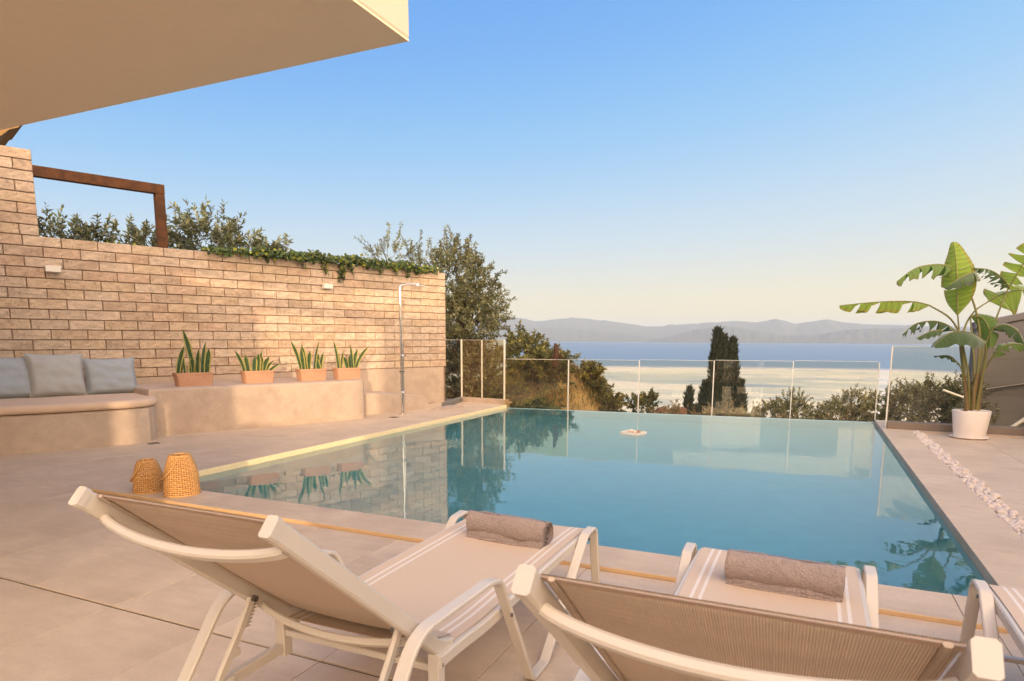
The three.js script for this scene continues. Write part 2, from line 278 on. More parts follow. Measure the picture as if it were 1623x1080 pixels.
// ---- pool
const PX0 = -5.35, PX1 = .98, PZ0 = -3.80, WATER = -.06, farZ = x => -11.36 - .105 * (x - PX0);
{
  const g = thing('pool_basin', 'deep teal swimming pool shell below the terrace', 'pool'); g.userData.kind = 'structure'; delete g.userData.category;
  const teal = std({ map: tex(512, 512, (x, y) => mul([.50, .76, .80], .92 + .15 * at5(nz2, x, y)), true, [.5, .5]), roughness: .6 });
  const fl = [[PX0 - .1, PZ0 + .1], [PX1 + .1, PZ0 + .1], [PX1 + .1, farZ(PX1) - .12], [PX0 - .1, farZ(PX0) - .12]];
  obj('pool_floor', prism(fl, -1.75, -1.55), teal, g);
  obj('pool_wall', box(PX0 - .2, PX0, -1.55, -.07, farZ(PX0) - .1, PZ0 + .2), teal, g); obj('pool_wall', box(PX1, PX1 + .2, -1.55, -.07, farZ(PX1) - .1, PZ0 + .2), teal, g);
  obj('pool_wall', box(PX0, PX1, -1.55, -.07, PZ0, PZ0 + .2), teal, g);
  obj('overflow_wall', prism([[PX0, farZ(PX0)], [PX1 + .05, farZ(PX1 + .05)], [PX1 + .05, farZ(PX1) - .12], [PX0, farZ(PX0) - .12]], -1.6, WATER - .004), teal, g);
  const wb = tex(512, 512, (x, y) => { const v = .6 * at5(nz1, x, y) + .4 * at5(nz1, y + 100, x); return [v, v, v]; }, false, [.42, .42]);
  const sg = prism([[PX0 - .04, PZ0 + .04], [PX1 + .04, PZ0 + .04], [PX1 + .04, farZ(PX1) - .03], [PX0 - .04, farZ(PX0) - .03]], -1.62, WATER);
  struct('pool_water', sg, phy({ color: rgb(1, 1, 1), transmission: 1, thickness: 1.5, roughness: 0, ior: 1.75, attenuationColor: rgb(.52, .86, .88), attenuationDistance: 2.6, bumpMap: wb, bumpScale: .0035, side: THREE.FrontSide }));
}
{ // coping stones round the pool, raised a little above the deck, with honey coloured raw edges, the pool side one with sunlight painted in
  const c = new THREE.Group(); c.name = 'pool_coping'; c.userData.kind = 'structure'; c.userData.label = 'beige stone coping round the pool with honey coloured edges'; scene.add(c);
  const stone = (pts, i) => obj('coping_stone', prism(pts, -.12, 0, .003), M.tile[i % 4], c);
  const ol = z => -5.62 - .075 * (-3.455 - z);                          // outer line of the left coping, slightly askew
  const nx = [-5.62, -4.4, -3.12, -1.84, -.56, .72, 1.32];
  for (let i = 0; i + 1 < nx.length; i++) stone([[nx[i] + .0015, -3.455], [nx[i + 1] - .0015, -3.455], [nx[i + 1] - .0015, PZ0 - .012], [nx[i] + .0015, PZ0 - .012]], i);
  const lz = [PZ0 - .015, -5.1, -6.38, -7.66, -8.94, -10.22, -11.42];
  for (let i = 0; i + 1 < lz.length; i++) stone([[ol(lz[i]), lz[i] - .0015], [PX0 + .012, lz[i] - .0015], [PX0 + .012, lz[i + 1] + .0015], [ol(lz[i + 1]), lz[i + 1] + .0015]], i + 1);
  const rz = [PZ0 - .015, -4.73, -5.99, -7.256, -8.52, -9.78, -10.74, -11.9];
  for (let i = 0; i + 1 < rz.length; i++) stone([[PX1 - .012, rz[i] - .0015], [1.32, rz[i] - .0015], [1.32, rz[i + 1] + .0015], [PX1 - .012, rz[i + 1] + .0015]], i + 2);
  obj('coping_edge', rbox(-5.62, 1.32, -.0245, -.004, -3.455, -3.449, .002), M.edge, c);
  obj('coping_edge', rbox(PX0 + .012, PX0 + .018, -.062, -.003, -11.42, PZ0 - .02, .002), M.edgeSunPale, c);
}
{ // paving
  const d = new THREE.Group(); d.name = 'deck'; d.userData.kind = 'structure'; d.userData.label = 'large pale stone paving of the terrace round the pool'; scene.add(d);
  const geos = {};
  const tile = (x0, x1, z0, z1, i) => {
    const w = (x1 - x0).toFixed(3), l = (z1 - z0).toFixed(3), k = w + '_' + l;
    geos[k] ??= rbox(-(x1 - x0) / 2 + .0015, (x1 - x0) / 2 - .0015, -.03, 0, -(z1 - z0) / 2 + .0015, (z1 - z0) / 2 - .0015, .0015);
    const m = obj('paving_tile', geos[k], M.tile[i % 4], d); m.position.set((x0 + x1) / 2, DECK + ((i * 7) % 5 - 2) * .0003, (z0 + z1) / 2); return m;
  };
  const r = rng(5), zr = [4.1, 2.6, 1.1, -.42, -1.944, -3.452, -4.96, -6.47, -7.98, -9.49, -11.0, -12.3], W = .645;
  for (let j = 0; j + 1 < zr.length; j++) for (let k = -17; k < 8; k++) {
    const x0 = -1.10 + W * k - W, x1 = x0 + W; if (zr[j] <= -3.4 && x1 > -5.55) continue;
    if (zr[j] < -3.4 && x0 < -7.0 - (12.3 + zr[j + 1]) * .42) continue;
    let za = zr[j + 1], zb = zr[j]; if (zb === -1.944) zb = -1.956;         // the open drain slot
    tile(x0, x1, za, zb, Math.floor(r() * 4));
  }
  for (let j = 5; j < 10; j++) for (let k = 0; k < 7; k++) tile(1.465 + W * k, 1.465 + W * (k + 1), Math.max(zr[j + 1], -10.76), zr[j], Math.floor(r() * 4));
  obj('drain_slot', box(-12, 6.2, -.0335, -.0325, -1.957, -1.943), std({ color: rgb(.03, .02, .015), roughness: 1 }), d);
  obj('grout_bed', [box(-12, 6.2, -.3, -.034, -3.45, 4.1), box(-11, -5.7, -.3, -.034, -12.4, -3.45), box(1.34, 6.2, -.3, -.056, -10.9, -3.45)], M.grout, d);
}
// ---- the house: balcony slab overhead, and an unseen facade behind the camera, shaped to mask the sun
{
  const h = thing('house', 'cream rendered balcony slab of the house jutting out at upper left', 'house');
  M.soffit_bounce_tint = M.render.clone(); M.soffit_bounce_tint.color = rgb(1.50, 1.40, 1.20);  // paler copy of the render: bounced light put into the underside colour
  obj('soffit_bounce_tint', prism([[-13, -3.475], [-2.256, -3.475], [-2.256, .35], [-13, .35]], 2.985, 2.999, .002), M.soffit_bounce_tint, h);
  obj('balcony_slab', prism([[-13, -3.475], [-2.256, -3.475], [-2.256, .35], [-13, .35]], 3.0, 3.75, .012), M.render, h);
  const s = new THREE.Shape([[-14, -.3], [24, -.3], [24, 6.2], [12.4, 6.2], [12.4, 3.15], [8.6, 3.15], [8.6, 1.95], [3.9, 1.95], [3.9, 3.15], [-2.3, 3.15], [-2.3, 4.5], [-14, 4.5]].map(q => new THREE.Vector2(...q)));
  const hole = pts => s.holes.push(new THREE.Path(pts.map(q => new THREE.Vector2(...q))));
  hole([[-.46, .0], [1.05, .0], [1.05, 2.9], [-1.19, 2.9], [-1.19, 1.08], [-.46, 1.08]]);
  hole([[-2.42, .80], [-2.17, .80], [-2.17, 1.38], [-2.42, 1.38]]); hole([[-2.115, .80], [-2.015, .80], [-2.015, 1.38], [-2.115, 1.38]]);  // openings added to throw the sun patches on wall and bench
  const f = new THREE.ExtrudeGeometry(s, { depth: .05, bevelEnabled: false }); f.translate(0, 0, 3.2);
  obj('sun_shaping_facade', boxUV(f), M.render, h);
}

// ---------------------------------------------------------------- the brick wall and what stands along it
{
  const w = thingW('brick_wall', 'long terrace wall of split beige stone bricks on a plaster base', 'wall', 0, 0, 0);
  const r = rng(77), BH = .134, BL = .42, Y0 = .697, END = .10, n = (k) => k < 14;
  obj('wall_core', [box(-13, END - .01, -.5, 2.565, -.28, 0), box(-13, -6.65, 2.565, 3.625, -.28, 0)], M.mortar, w);
  obj('plaster_base', rbox(-13, END - .06, -.5, .694, -.1, .018, .01, 2), M.plaster, w);
  const G = {};
  const brickGeo = (L, v) => {
    const key = L.toFixed(2) + v; if (G[key]) return G[key];
    const q = rng(v * 131 + 7), a = L / 2 - .0035, b = BH / 2 - .0035, c = .006, pos = [], nx = 4, j = () => (q() - .5) * .007;
    // rough front: a 4 x 2 grid of uneven depth inside a chipped chamfer, plus the four returns
    const P = []; for (let y = 0; y <= 2; y++) for (let x = 0; x <= nx; x++) P.push([lerp(-a + c, a - c, x / nx) + (x > 0 && x < nx ? j() : 0), lerp(-b + c, b - c, y / 2) + (y === 1 ? j() : j() * .4), .030 + j()]);
    const tri = (A, B, C) => pos.push(...A, ...B, ...C);
    for (let y = 0; y < 2; y++) for (let x = 0; x < nx; x++) { const i = y * (nx + 1) + x; tri(P[i], P[i + 1], P[i + nx + 2]); tri(P[i], P[i + nx + 2], P[i + nx + 1]); }
    const rim = [], rimB = []; for (let x = 0; x <= nx; x++) rim.push(P[x]); rim.push(P[2 * nx + 1]); for (let x = nx; x >= 0; x--) rim.push(P[2 * (nx + 1) + x]); rim.push(P[nx + 1]);
    for (const [x, y, z] of rim) rimB.push([clamp(x * (a / (a - c)), -a, a), clamp(y * (b / (b - c)), -b, b), .018]);
    for (let i = 0; i < rim.length; i++) { const m = (i + 1) % rim.length; tri(rim[i], rimB[i], rimB[m]); tri(rim[i], rimB[m], rim[m]); const B0 = [rimB[i][0], rimB[i][1], -.03], B1 = [rimB[m][0], rimB[m][1], -.03]; tri(rimB[i], B0, B1); tri(rimB[i], B1, rimB[m]); }
    const g = new THREE.BufferGeometry(); g.setAttribute('position', new THREE.Float32BufferAttribute(pos, 3)); g.computeVertexNormals();
    const gg = toCreasedNormals(g, .6); return G[key] = boxUV(gg, v * .37, v * .71);
  };
  const far = [];
  for (let k = 0; k < 22; k++) {
    const y = Y0 + (k + .5) * BH, end = k < 14 ? END : -6.64;
    let x1 = end, first = true;
    while (x1 > -13) {
      let L = BL; if (first && (k % 2 === (k < 14 ? 1 : 0))) L = BL / 2; first = false;
      const x0 = x1 - L, v = Math.floor(r() * 7), rot = r() < .5;
      if (x0 < -7.4) { if (x1 < -7.4 || true) { const g = brickGeo(L, v).clone(); g.translate((x0 + x1) / 2, y, 0); far.push(g); } }
      else { const m = obj('brick', brickGeo(L, v), M.brick[Math.floor(r() * 5)], w); m.position.set((x0 + x1) / 2, y, (r() - .5) * .006); if (rot) m.rotation.z = Math.PI; }
      x1 = x0;
    }
  }
  const fm = obj('brick_course', far, M.brick[0], w); fm.userData.kind = 'stuff';
  // returns of the bricks at the free end and the pier end
  const e = []; for (let k = 0; k < 14; k++) e.push(rbox(END - .012, END - .002, Y0 + k * BH + .005, Y0 + (k + 1) * BH - .005, -.25, .012, .003));
  obj('end_brick_course', e, M.brick[1], w).userData.kind = 'stuff';
}
{ // rusty steel gate frame standing on the wall
  const f = thingW('steel_frame', 'rusty brown steel frame standing on the brick wall beside its taller pier', 'frame', 0, 0, 0);
  obj('beam', rbox(-6.645, -5.075, 3.33, 3.462, -.10, .02, .003), M.rust, f);
  obj('post', rbox(-5.20, -5.078, 2.576, 3.328, -.10, .017, .003), M.rust, f);
}
for (const [s, label] of [[-6.54, 'small white box wall light on the bricks above the cushions'], [-2.56, 'small white box wall light on the bricks left of the shower']]) {
  const l = thingW('wall_lamp', label, 'wall lamp', s, .035, 2.155);
  obj('lamp_housing', rbox(-.085, .085, -.035, .045, 0, .09, .004), M.lampWhite, l);
  obj('lens', rbox(-.06, .06, -.04, -.036, .02, .075, .001), std({ color: rgb(.7, .68, .62), roughness: .2 }), l);
  obj('back_plate', rbox(-.05, .05, -.03, .04, -.012, -.002, .002), M.alu, l);
}
// bench: curved plaster seat with a thick upholstered pad
{
  const outline = (grow, back) => {
    const p = [[-13, 1.35 + grow], [-9.5, 1.45 + grow], [-7.46, 1.58 + grow], [-6.9, 1.69 + grow]];
    const c = [-6.28, 1.20], R = [.50 + grow * .9, .51 + grow]; for (let a = 0; a <= 14; a++) { const t = Math.PI / 2 - a / 14 * Math.PI / 2; p.push([c[0] + R[0] * Math.pow(Math.max(0, Math.cos(t)), .85), c[1] + R[1] * Math.pow(Math.max(0, Math.sin(t)), .85)]); }
    p.push([-5.78 + grow * .9, back], [-13, back]); return p.map(([s, t]) => [s, t]);
  };
  const soft = (pts, y0, y1, bevel) => { const s = new THREE.Shape(pts.map(([x, z]) => new THREE.Vector2(x, -z))); const g = new THREE.ExtrudeGeometry(s, { depth: y1 - y0 - 2 * bevel, bevelEnabled: true, bevelThickness: bevel, bevelSize: bevel, bevelOffset: -bevel, bevelSegments: 6, curveSegments: 8 }); g.rotateX(-Math.PI / 2); g.translate(0, y0 + bevel, 0); return boxUV(toCreasedNormals(g, 1.0)); };
  const b = thingW('built_in_bench', 'rounded beige plaster bench with a thick seat pad along the wall', 'bench', 0, 0, 0);
  obj('bench_base', soft(outline(0, .02), -.12, .405, .03), M.plaster, b);
  obj('seat_pad', soft(outline(.025, .06), .412, .515, .05), phy({ color: rgb(.62, .46, .345), bumpMap: M.cushion.bumpMap, bumpScale: .002, roughness: .95 }), b);
  // low planter wall to its right
  const lw = thingW('planter_wall', 'low beige plaster wall with rounded end carrying the terracotta planters', 'low wall', 0, 0, 0);
  obj('wall_body', soft([[-5.83, .02], [-5.83, 1.235], [-4.33, 1.325], [-2.95, 1.40], [-2.72, 1.39], [-2.66, 1.32], [-2.63, 1.2], [-2.63, .02]], -.12, .605, .045), M.plaster, lw);
  const lg = thingW('plaster_ledge', 'low sloping plaster ledge behind the shower pole', 'ledge', 0, 0, 0);
  const s = new THREE.Shape([[-2.7, -.12], [-.95, -.12], [-1.18, .21], [-1.3, .25], [-2.7, .37]].map(q => new THREE.Vector2(...q)));
  const g = new THREE.ExtrudeGeometry(s, { depth: .93, bevelEnabled: true, bevelSize: .02, bevelThickness: .02, bevelOffset: -.02, bevelSegments: 3 }); g.translate(0, 0, .04);
  obj('ledge_body', boxUV(toCreasedNormals(g, .8)), M.plaster, lg);
}
// scatter cushions
function cushionGeo(w, h, d, seed) {
  const N = 22, pos = [], uv = [], idx = [], q = rng(seed), ph = q() * 9;
  for (const sgn of [1, -1]) for (let j = 0; j <= N; j++) for (let i = 0; i <= N; i++) {
    const u = i / N * 2 - 1, v = j / N * 2 - 1, ed = Math.pow(Math.max(0, (1 - u ** 4) * (1 - v ** 4)), .42);
    const pinch = 1 - .055 * (1 - u * u) * Math.abs(v) ** 3, pinv = 1 - .05 * (1 - v * v) * Math.abs(u) ** 3;
    const wr = .019 * ed * (IN.noise(u * 2.2 + ph, v * 3.1, seed) + .6 * Math.sin((u + v * .4) * 9 + ph) * Math.pow(Math.abs(v), 2));
    pos.push(u * w / 2 * pinv, v * h / 2 * pinch, sgn * (d / 2 * ed * (1 - .12 * v) + wr + .004)); uv.push(i / N * w, j / N * h);
  }
  const S = (N + 1) ** 2;
  for (let s = 0; s < 2; s++) for (let j = 0; j < N; j++) for (let i = 0; i < N; i++) { const a = s * S + j * (N + 1) + i, b = a + N + 1; s ? idx.push(a, b, a + 1, a + 1, b, b + 1) : idx.push(a, a + 1, b, b, a + 1, b + 1); }
  const edge = []; for (let i = 0; i < N; i++) edge.push([i, i + 1], [N * (N + 1) + i + 1, N * (N + 1) + i], [(i + 1) * (N + 1), i * (N + 1)], [i * (N + 1) + N, (i + 1) * (N + 1) + N]);
  for (const [a, b] of edge) idx.push(a, a + S, b, b, a + S, b + S);
  const g = new THREE.BufferGeometry(); g.setAttribute('position', new THREE.Float32BufferAttribute(pos, 3)); g.setAttribute('uv', new THREE.Float32BufferAttribute(uv, 2)); g.setIndex(idx); g.computeVertexNormals(); return g;
}
for (const [s, t, w, h, lean, turn, seed, mat, label] of [
  [-7.19, .42, .62, .54, -.30, .06, 3, 'cushion', 'blue grey cushion at the left edge of the bench, cut by the frame'],
  [-6.68, .47, .63, .57, -.26, .10, 8, 'cushionB', 'wrinkled grey beige cushion in the middle of the row on the bench'],
  [-6.06, .45, .61, .50, -.28, -.04, 14, 'cushion', 'smooth square grey cushion at the right end of the row on the bench']]) {
  const c = thingW('scatter_cushion', label, 'cushion', s, t, .515 + h / 2 * Math.cos(lean) - .01);
  const m = obj('cover', cushionGeo(w, h, .2, seed), M[mat], c); m.rotation.set(lean, turn, 0);
  const pts = []; for (let i = 0; i <= 40; i++) { const a = i / 40 * 4, k = Math.floor(a) % 4, f = a - Math.floor(a), u = [lerp(-1, 1, f), 1, lerp(1, -1, f), -1][k], v = [-1, lerp(-1, 1, f), 1, lerp(1, -1, f)][k]; pts.push(V(u * w / 2 * (1 - .05 * (1 - v * v) * Math.abs(u) ** 3), v * h / 2 * (1 - .055 * (1 - u * u) * Math.abs(v) ** 3), 0)); }
  const p = obj('piping', tube(pts.slice(0, -1), .005, 120, 5, true), M[mat], c); p.rotation.copy(m.rotation);
}
// terracotta planters with snake plants
function blade(h, w, lean, turn, roll, twist, q, pos, col) {
  const n = 9, rows = [], dir = V(Math.cos(turn), 0, Math.sin(turn)), side0 = V(Math.cos(roll), 0, Math.sin(roll));
  for (let i = 0; i <= n; i++) {
    const t = i / n, ww = w * (t < .75 ? .72 + .5 * t - .2 * t * t : (1 - t) * 4 * .96) * .5, a = twist * t;
    const c = dir.clone().multiplyScalar(lean * h * (.35 * t + .65 * t * t)).setY(h * t * (1 - .25 * lean * lean * t)), sd = V(Math.cos(roll + a), 0, Math.sin(roll + a)), nn = V(-sd.z, 0, sd.x);
    rows.push([-1, -.62, 0, .62, 1].map(k => c.clone().addScaledVector(sd, k * ww).addScaledVector(nn, -.35 * ww * (1 - k * k))));
  }
  for (let i = 0; i < n; i++) for (let k = 0; k < 4; k++) {
    const A = rows[i][k], B = rows[i][k + 1], C = rows[i + 1][k], D = rows[i + 1][k + 1], edge = k === 0 || k === 3, band = .7 + .6 * q();
    const c = edge ? [.40, .36, .10] : [.045 * band, .095 * band, .035 * band];
    for (const P of [A, B, D, A, D, C]) { pos.push(P.x, P.y, P.z); col.push(...c); }
  }
}
const planterLabels = ['terracotta trough planter with tall snake plants nearest the bench', 'terracotta trough planter with the shortest, bushiest snake plants', 'terracotta trough planter with snake plants, third from the bench', 'terracotta trough planter at the rounded wall end nearest the shower'];
const plantDefs = [
  [[-.20, .34, .32, .2], [-.16, .23, .045, .15], [-.10, .26, .05, -.02], [-.02, .2, .055, .05], [.02, .52, .05, -.12], [.06, .3, .05, .05], [.10, .38, .05, .1], [.16, .30, .06, .1]],
  [[-.17, .28, .04, -.3], [-.12, .22, .05, -.1], [-.06, .20, .055, .05], [0, .23, .055, .02], [.05, .19, .05, .12], [.09, .2, .055, .3], [.13, .17, .05, .6], [.02, .26, .03, .2], [.16, .14, .05, .9]],
  [[-.17, .40, .04, -.25], [-.13, .30, .05, -.05], [-.08, .34, .055, -.1], [-.04, .26, .05, .1], [.03, .40, .045, .15], [.10, .22, .05, .05], [.15, .24, .05, .15], [.12, .18, .055, -.2]],
  [[-.16, .40, .035, -.1], [-.13, .24, .05, -.05], [-.08, .26, .05, .1], [.02, .18, .05, -.2], [.06, .22, .055, .05], [.10, .34, .045, -.05], [.13, .28, .05, .25], [.17, .34, .045, .5]]];
[[-5.18, 1.0, .50], [-4.28, 1.02, .46], [-3.43, 1.05, .46], [-2.80 - .02, 1.08, .44]].forEach(([s, t, L], k) => {
  const p = thingW('trough_planter', planterLabels[k], 'planter', s, t, .606);
  const h = .185, a = L / 2, b = .105, ring = (x, z, y, r) => { const o = []; for (let i = 0; i < 32; i++) { const an = i / 32 * 2 * Math.PI, c = Math.cos(an), d = Math.sin(an); o.push(V(Math.sign(c) * (x - r) + c * r, y, Math.sign(d) * (z - r) + d * r)); } return o; };
  const prof = [[.9, 0, .03], [.905, .01, .03], [.965, h - .03, .03], [1.0, h - .027, .03], [1.0, h - .002, .03], [.985, h, .03], [.93, h - .004, .025], [.92, h - .035, .02]];
  const rings = prof.map(([f, y, r]) => ring(a * f, b * (f < .95 ? f - .02 : f), y, r)), pos = [], uv = [];
  for (let i = 0; i + 1 < rings.length; i++) for (let j = 0; j < 32; j++) { const m = (j + 1) % 32; for (const [r, q] of [[i, j], [i + 1, m], [i, m], [i, j], [i + 1, j], [i + 1, m]]) { const P = rings[r][q]; pos.push(P.x, P.y, P.z); uv.push(P.x + P.z, P.y); } }
  const g = new THREE.BufferGeometry(); g.setAttribute('position', new THREE.Float32BufferAttribute(pos, 3)); g.setAttribute('uv', new THREE.Float32BufferAttribute(uv, 2)); g.computeVertexNormals();
  obj('trough', toCreasedNormals(g, .5), M.terracotta, p);
  obj('soil', box(-a * .91, a * .91, h - .06, h - .032, -b * .85, b * .85), M.soil, p);
  const q = rng(40 + k);
  for (const [x, hh, w, lean] of plantDefs[k]) {
    const P = [], C = []; blade(hh * 1.22 + .03, Math.max(.066, w * (w > .1 ? .24 : 1.7)), Math.abs(lean) * 1.0 + .05, (lean < 0 ? Math.PI : 0) + (q() - .5) * .7, (q() - .5) * 1.1, (q() - .5) * 1.1, q, P, C);
    const lg = new THREE.BufferGeometry(); lg.setAttribute('position', new THREE.Float32BufferAttribute(P, 3)); lg.setAttribute('color', new THREE.Float32BufferAttribute(C, 3)); lg.computeVertexNormals();
    const m = obj('leaf', lg, M.leaf, p); m.position.set(x * L / .46, h - .06, (q() - .5) * .09);
  }
});
{ // shower
  const s = thingW('garden_shower', 'slim chrome garden shower pole in front of the brick wall', 'shower', -1.93, 1.345, DECK);
  obj('pole', [cyl(V(0, 0, 0), V(0, 2.13, 0), .021, .021, 16)], M.steel, s);
  obj('rear_pipe', [cyl(V(.045, .02, -.01), V(.045, 1.22, -.01), .011, .011, 10)], M.steel, s);
  obj('base_plate', [new THREE.CylinderGeometry(.07, .07, .012, 24).translate(0, .006, 0)], M.steel, s);
  obj('shower_arm', [tube([V(0, 2.11, 0), V(.02, 2.165, .003), V(.10, 2.19, .02), V(.27, 2.205, .05), V(.33, 2.205, .06)], .011, 24, 8)], M.steel, s);
  obj('shower_head', [rbox(.24, .42, 2.165, 2.19, -.03, .15, .006), cyl(V(.33, 2.188, .06), V(.33, 2.21, .06), .018, .018)], M.steel, s);
  obj('valve', [cyl(V(-.03, 1.0, 0), V(.07, 1.0, 0), .018), cyl(V(.045, 1.0, -.01), V(.045, 1.0, .05), .014)], M.steel, s);
  obj('foot_tap', [cyl(V(-.02, .38, .01), V(.06, .38, .01), .014), cyl(V(.02, .38, 0), V(.02, .38, .07), .010)], M.steel, s);
  obj('bracket', rbox(-.025, .06, .72, .745, -.03, .02, .003), M.bolt, s);
}
for (const [s, t, label] of [[-5.98, 1.84, 'small dark floor drain cover in front of the bench end'], [-2.28, 1.60, 'small dark floor drain cover beside the shower foot']]) {
  const d = thingW('floor_drain', label, 'drain', s, t, DECK);
  obj('grate', rbox(-.06, .06, -.01, .006, -.06, .06, .002), M.bolt, d); obj('slot', [rbox(-.045, .045, .006, .008, -.03, -.018, .0008), rbox(-.045, .045, .006, .008, .018, .03, .0008)], M.grout, d);
}
{ // terracotta cup on the wall end
  const c = thingW('terracotta_cup', 'tiny terracotta tile block on the far end of the brick wall', 'ornament', -.07, -.08, 2.575);
  obj('block', rbox(-.06, .06, 0, .10, -.05, .05, .012, 2), M.lampWhite, c); obj('inset', rbox(-.04, .04, .02, .08, .05, .054, .002), M.terracotta, c);
}
{ // far eave showing under the slab
  const e = thing('roof_eave', 'small ochre moulded roof eave below the balcony slab at the left edge', 'eave', wp(0, -3, 0).toArray(), WTURN);
  const g = new THREE.ExtrudeGeometry(new THREE.Shape([[-6.15, 4.86], [-6.16, 4.77], [-6.23, 4.74], [-6.27, 4.64], [-6.40, 4.58], [-6.52, 4.46], [-6.66, 4.42], [-8.6, 3.75], [-8.6, 5.6], [-6.15, 5.6]].map(q => new THREE.Vector2(...q))), { depth: 1.5, bevelEnabled: false }); g.translate(0, 0, -1.5);
  obj('moulding', boxUV(g), std({ color: rgb(.27, .165, .065), bumpMap: M.plaster.bumpMap, bumpScale: .01, roughness: .9 }), e);
}

// ---------------------------------------------------------------- glass fences
function pane(parent, a, b, y0, y1, mat = M.glass) {                  // a glass sheet between two plan points
  const A = V(a[0], 0, a[1]), B = V(b[0], 0, b[1]), L = A.distanceTo(B), g = new THREE.BoxGeometry(L - .024, y1 - y0, .012);
  const m = obj('glass_panel', g, mat, parent); m.position.set((A.x + B.x) / 2, (y0 + y1) / 2, (A.z + B.z) / 2); m.rotation.y = Math.atan2(-(B.z - A.z), B.x - A.x);
  const r = obj('top_rail', rbox(-L / 2 + .012, L / 2 - .012, -.0025, .0025, -.006, .006, .001), M.alu, parent); r.position.set(m.position.x, y1 + .003, m.position.z); r.rotation.y = m.rotation.y; return m;
}
const post = (parent, x, z, y0, y1, w = .026) => { const m = obj('post', rbox(-w / 2, w / 2, y0, y1, -.014, .014, .003), M.alu, parent); m.position.set(x, 0, z); return m; };
{
  const f = thing('glass_fence', 'clear glass pool fence with thin white posts along the infinity edge', 'fence');
  const xs = [-5.50, -4.21, -2.88, -1.575, -.292, 1.0], z = x => -11.68 - .09 * (x + 5.5), ys = [.865, .875, .888, .898, .908, .90];
  xs.forEach((x, i) => { if (i) post(f, x, z(x), -.9, ys[i], .016); });
  for (let i = 0; i < 5; i++) pane(f, [xs[i], z(xs[i])], [xs[i + 1], z(xs[i + 1])], -.5, ys[i] + .006, i ? M.glass : M.amberReflectionGlass);
  obj('footing', prism([[-5.6, -11.58], [1.1, -12.2], [1.1, -12.42], [-5.6, -11.8]], -1.7, -.75), M.concrete, f);
}
{
  const f = thing('glass_fence', 'taller glass screen, amber reflections painted in as tint, on a kerb at the far end of the brick wall', 'fence');
  const P = [[-6.88, -11.72], [-6.56, -11.86], [-6.06, -11.80], [-5.53, -11.74]];
  for (let i = 0; i < 3; i++) pane(f, P[i], P[i + 1], .075, 1.235, i ? M.amberReflectionGlass : M.glass);
  post(f, ...P[1], .07, 1.25, .03); post(f, ...P[2], .07, 1.24, .018); post(f, ...P[3], -.9, 1.25, .032);
  obj('kerb', [prism([[-6.60, -11.82], [-5.46, -11.70], [-5.46, -11.82], [-6.60, -11.95]], -.5, .07, .004)], M.plaster, f);
  obj('side_kerb', [prism([[-6.36, -10.7], [-6.24, -10.7], [-6.52, -11.80], [-6.62, -11.83]], -.3, .065, .004)], M.concrete, f);
  obj('step', rbox(-6.2, -5.9, -.03, .02, -10.75, -10.1, .004), M.plaster, f);
}
{
  const f = thing('glass_fence', 'tall glass panel fence on a dark kerb behind the potted banana plant', 'fence');
  pane(f, [1.03, -10.86], [2.95, -10.90], .105, 1.18); pane(f, [2.95, -10.90], [4.9, -10.94], .105, 1.18);
  post(f, 1.03, -10.86, -.3, 1.19, .02); post(f, 2.95, -10.90, .1, 1.19, .02);
  obj('kerb', rbox(1.04, 5.0, -.3, .10, -11.0, -10.78, .006), std({ color: rgb(.20, .155, .125), roughness: .8, bumpMap: M.plaster.bumpMap, bumpScale: .004 }), f);
  obj('kerb_base', rbox(1.3, 5.0, -.06, .0, -10.775, -10.70, .006), M.plaster, f);
}
{ // overflow gutter at the right corner of the pool
  const g = thing('overflow_gutter', 'grey metal gutter at the far right corner of the pool', 'gutter', [1.0, -.02, -11.75]);
  obj('channel', [rbox(-.03, .03, -.5, .015, -.25, .35, .004), rbox(-.1, -.03, -.3, -.045, -.32, -.2, .004)], M.concrete, g);
}

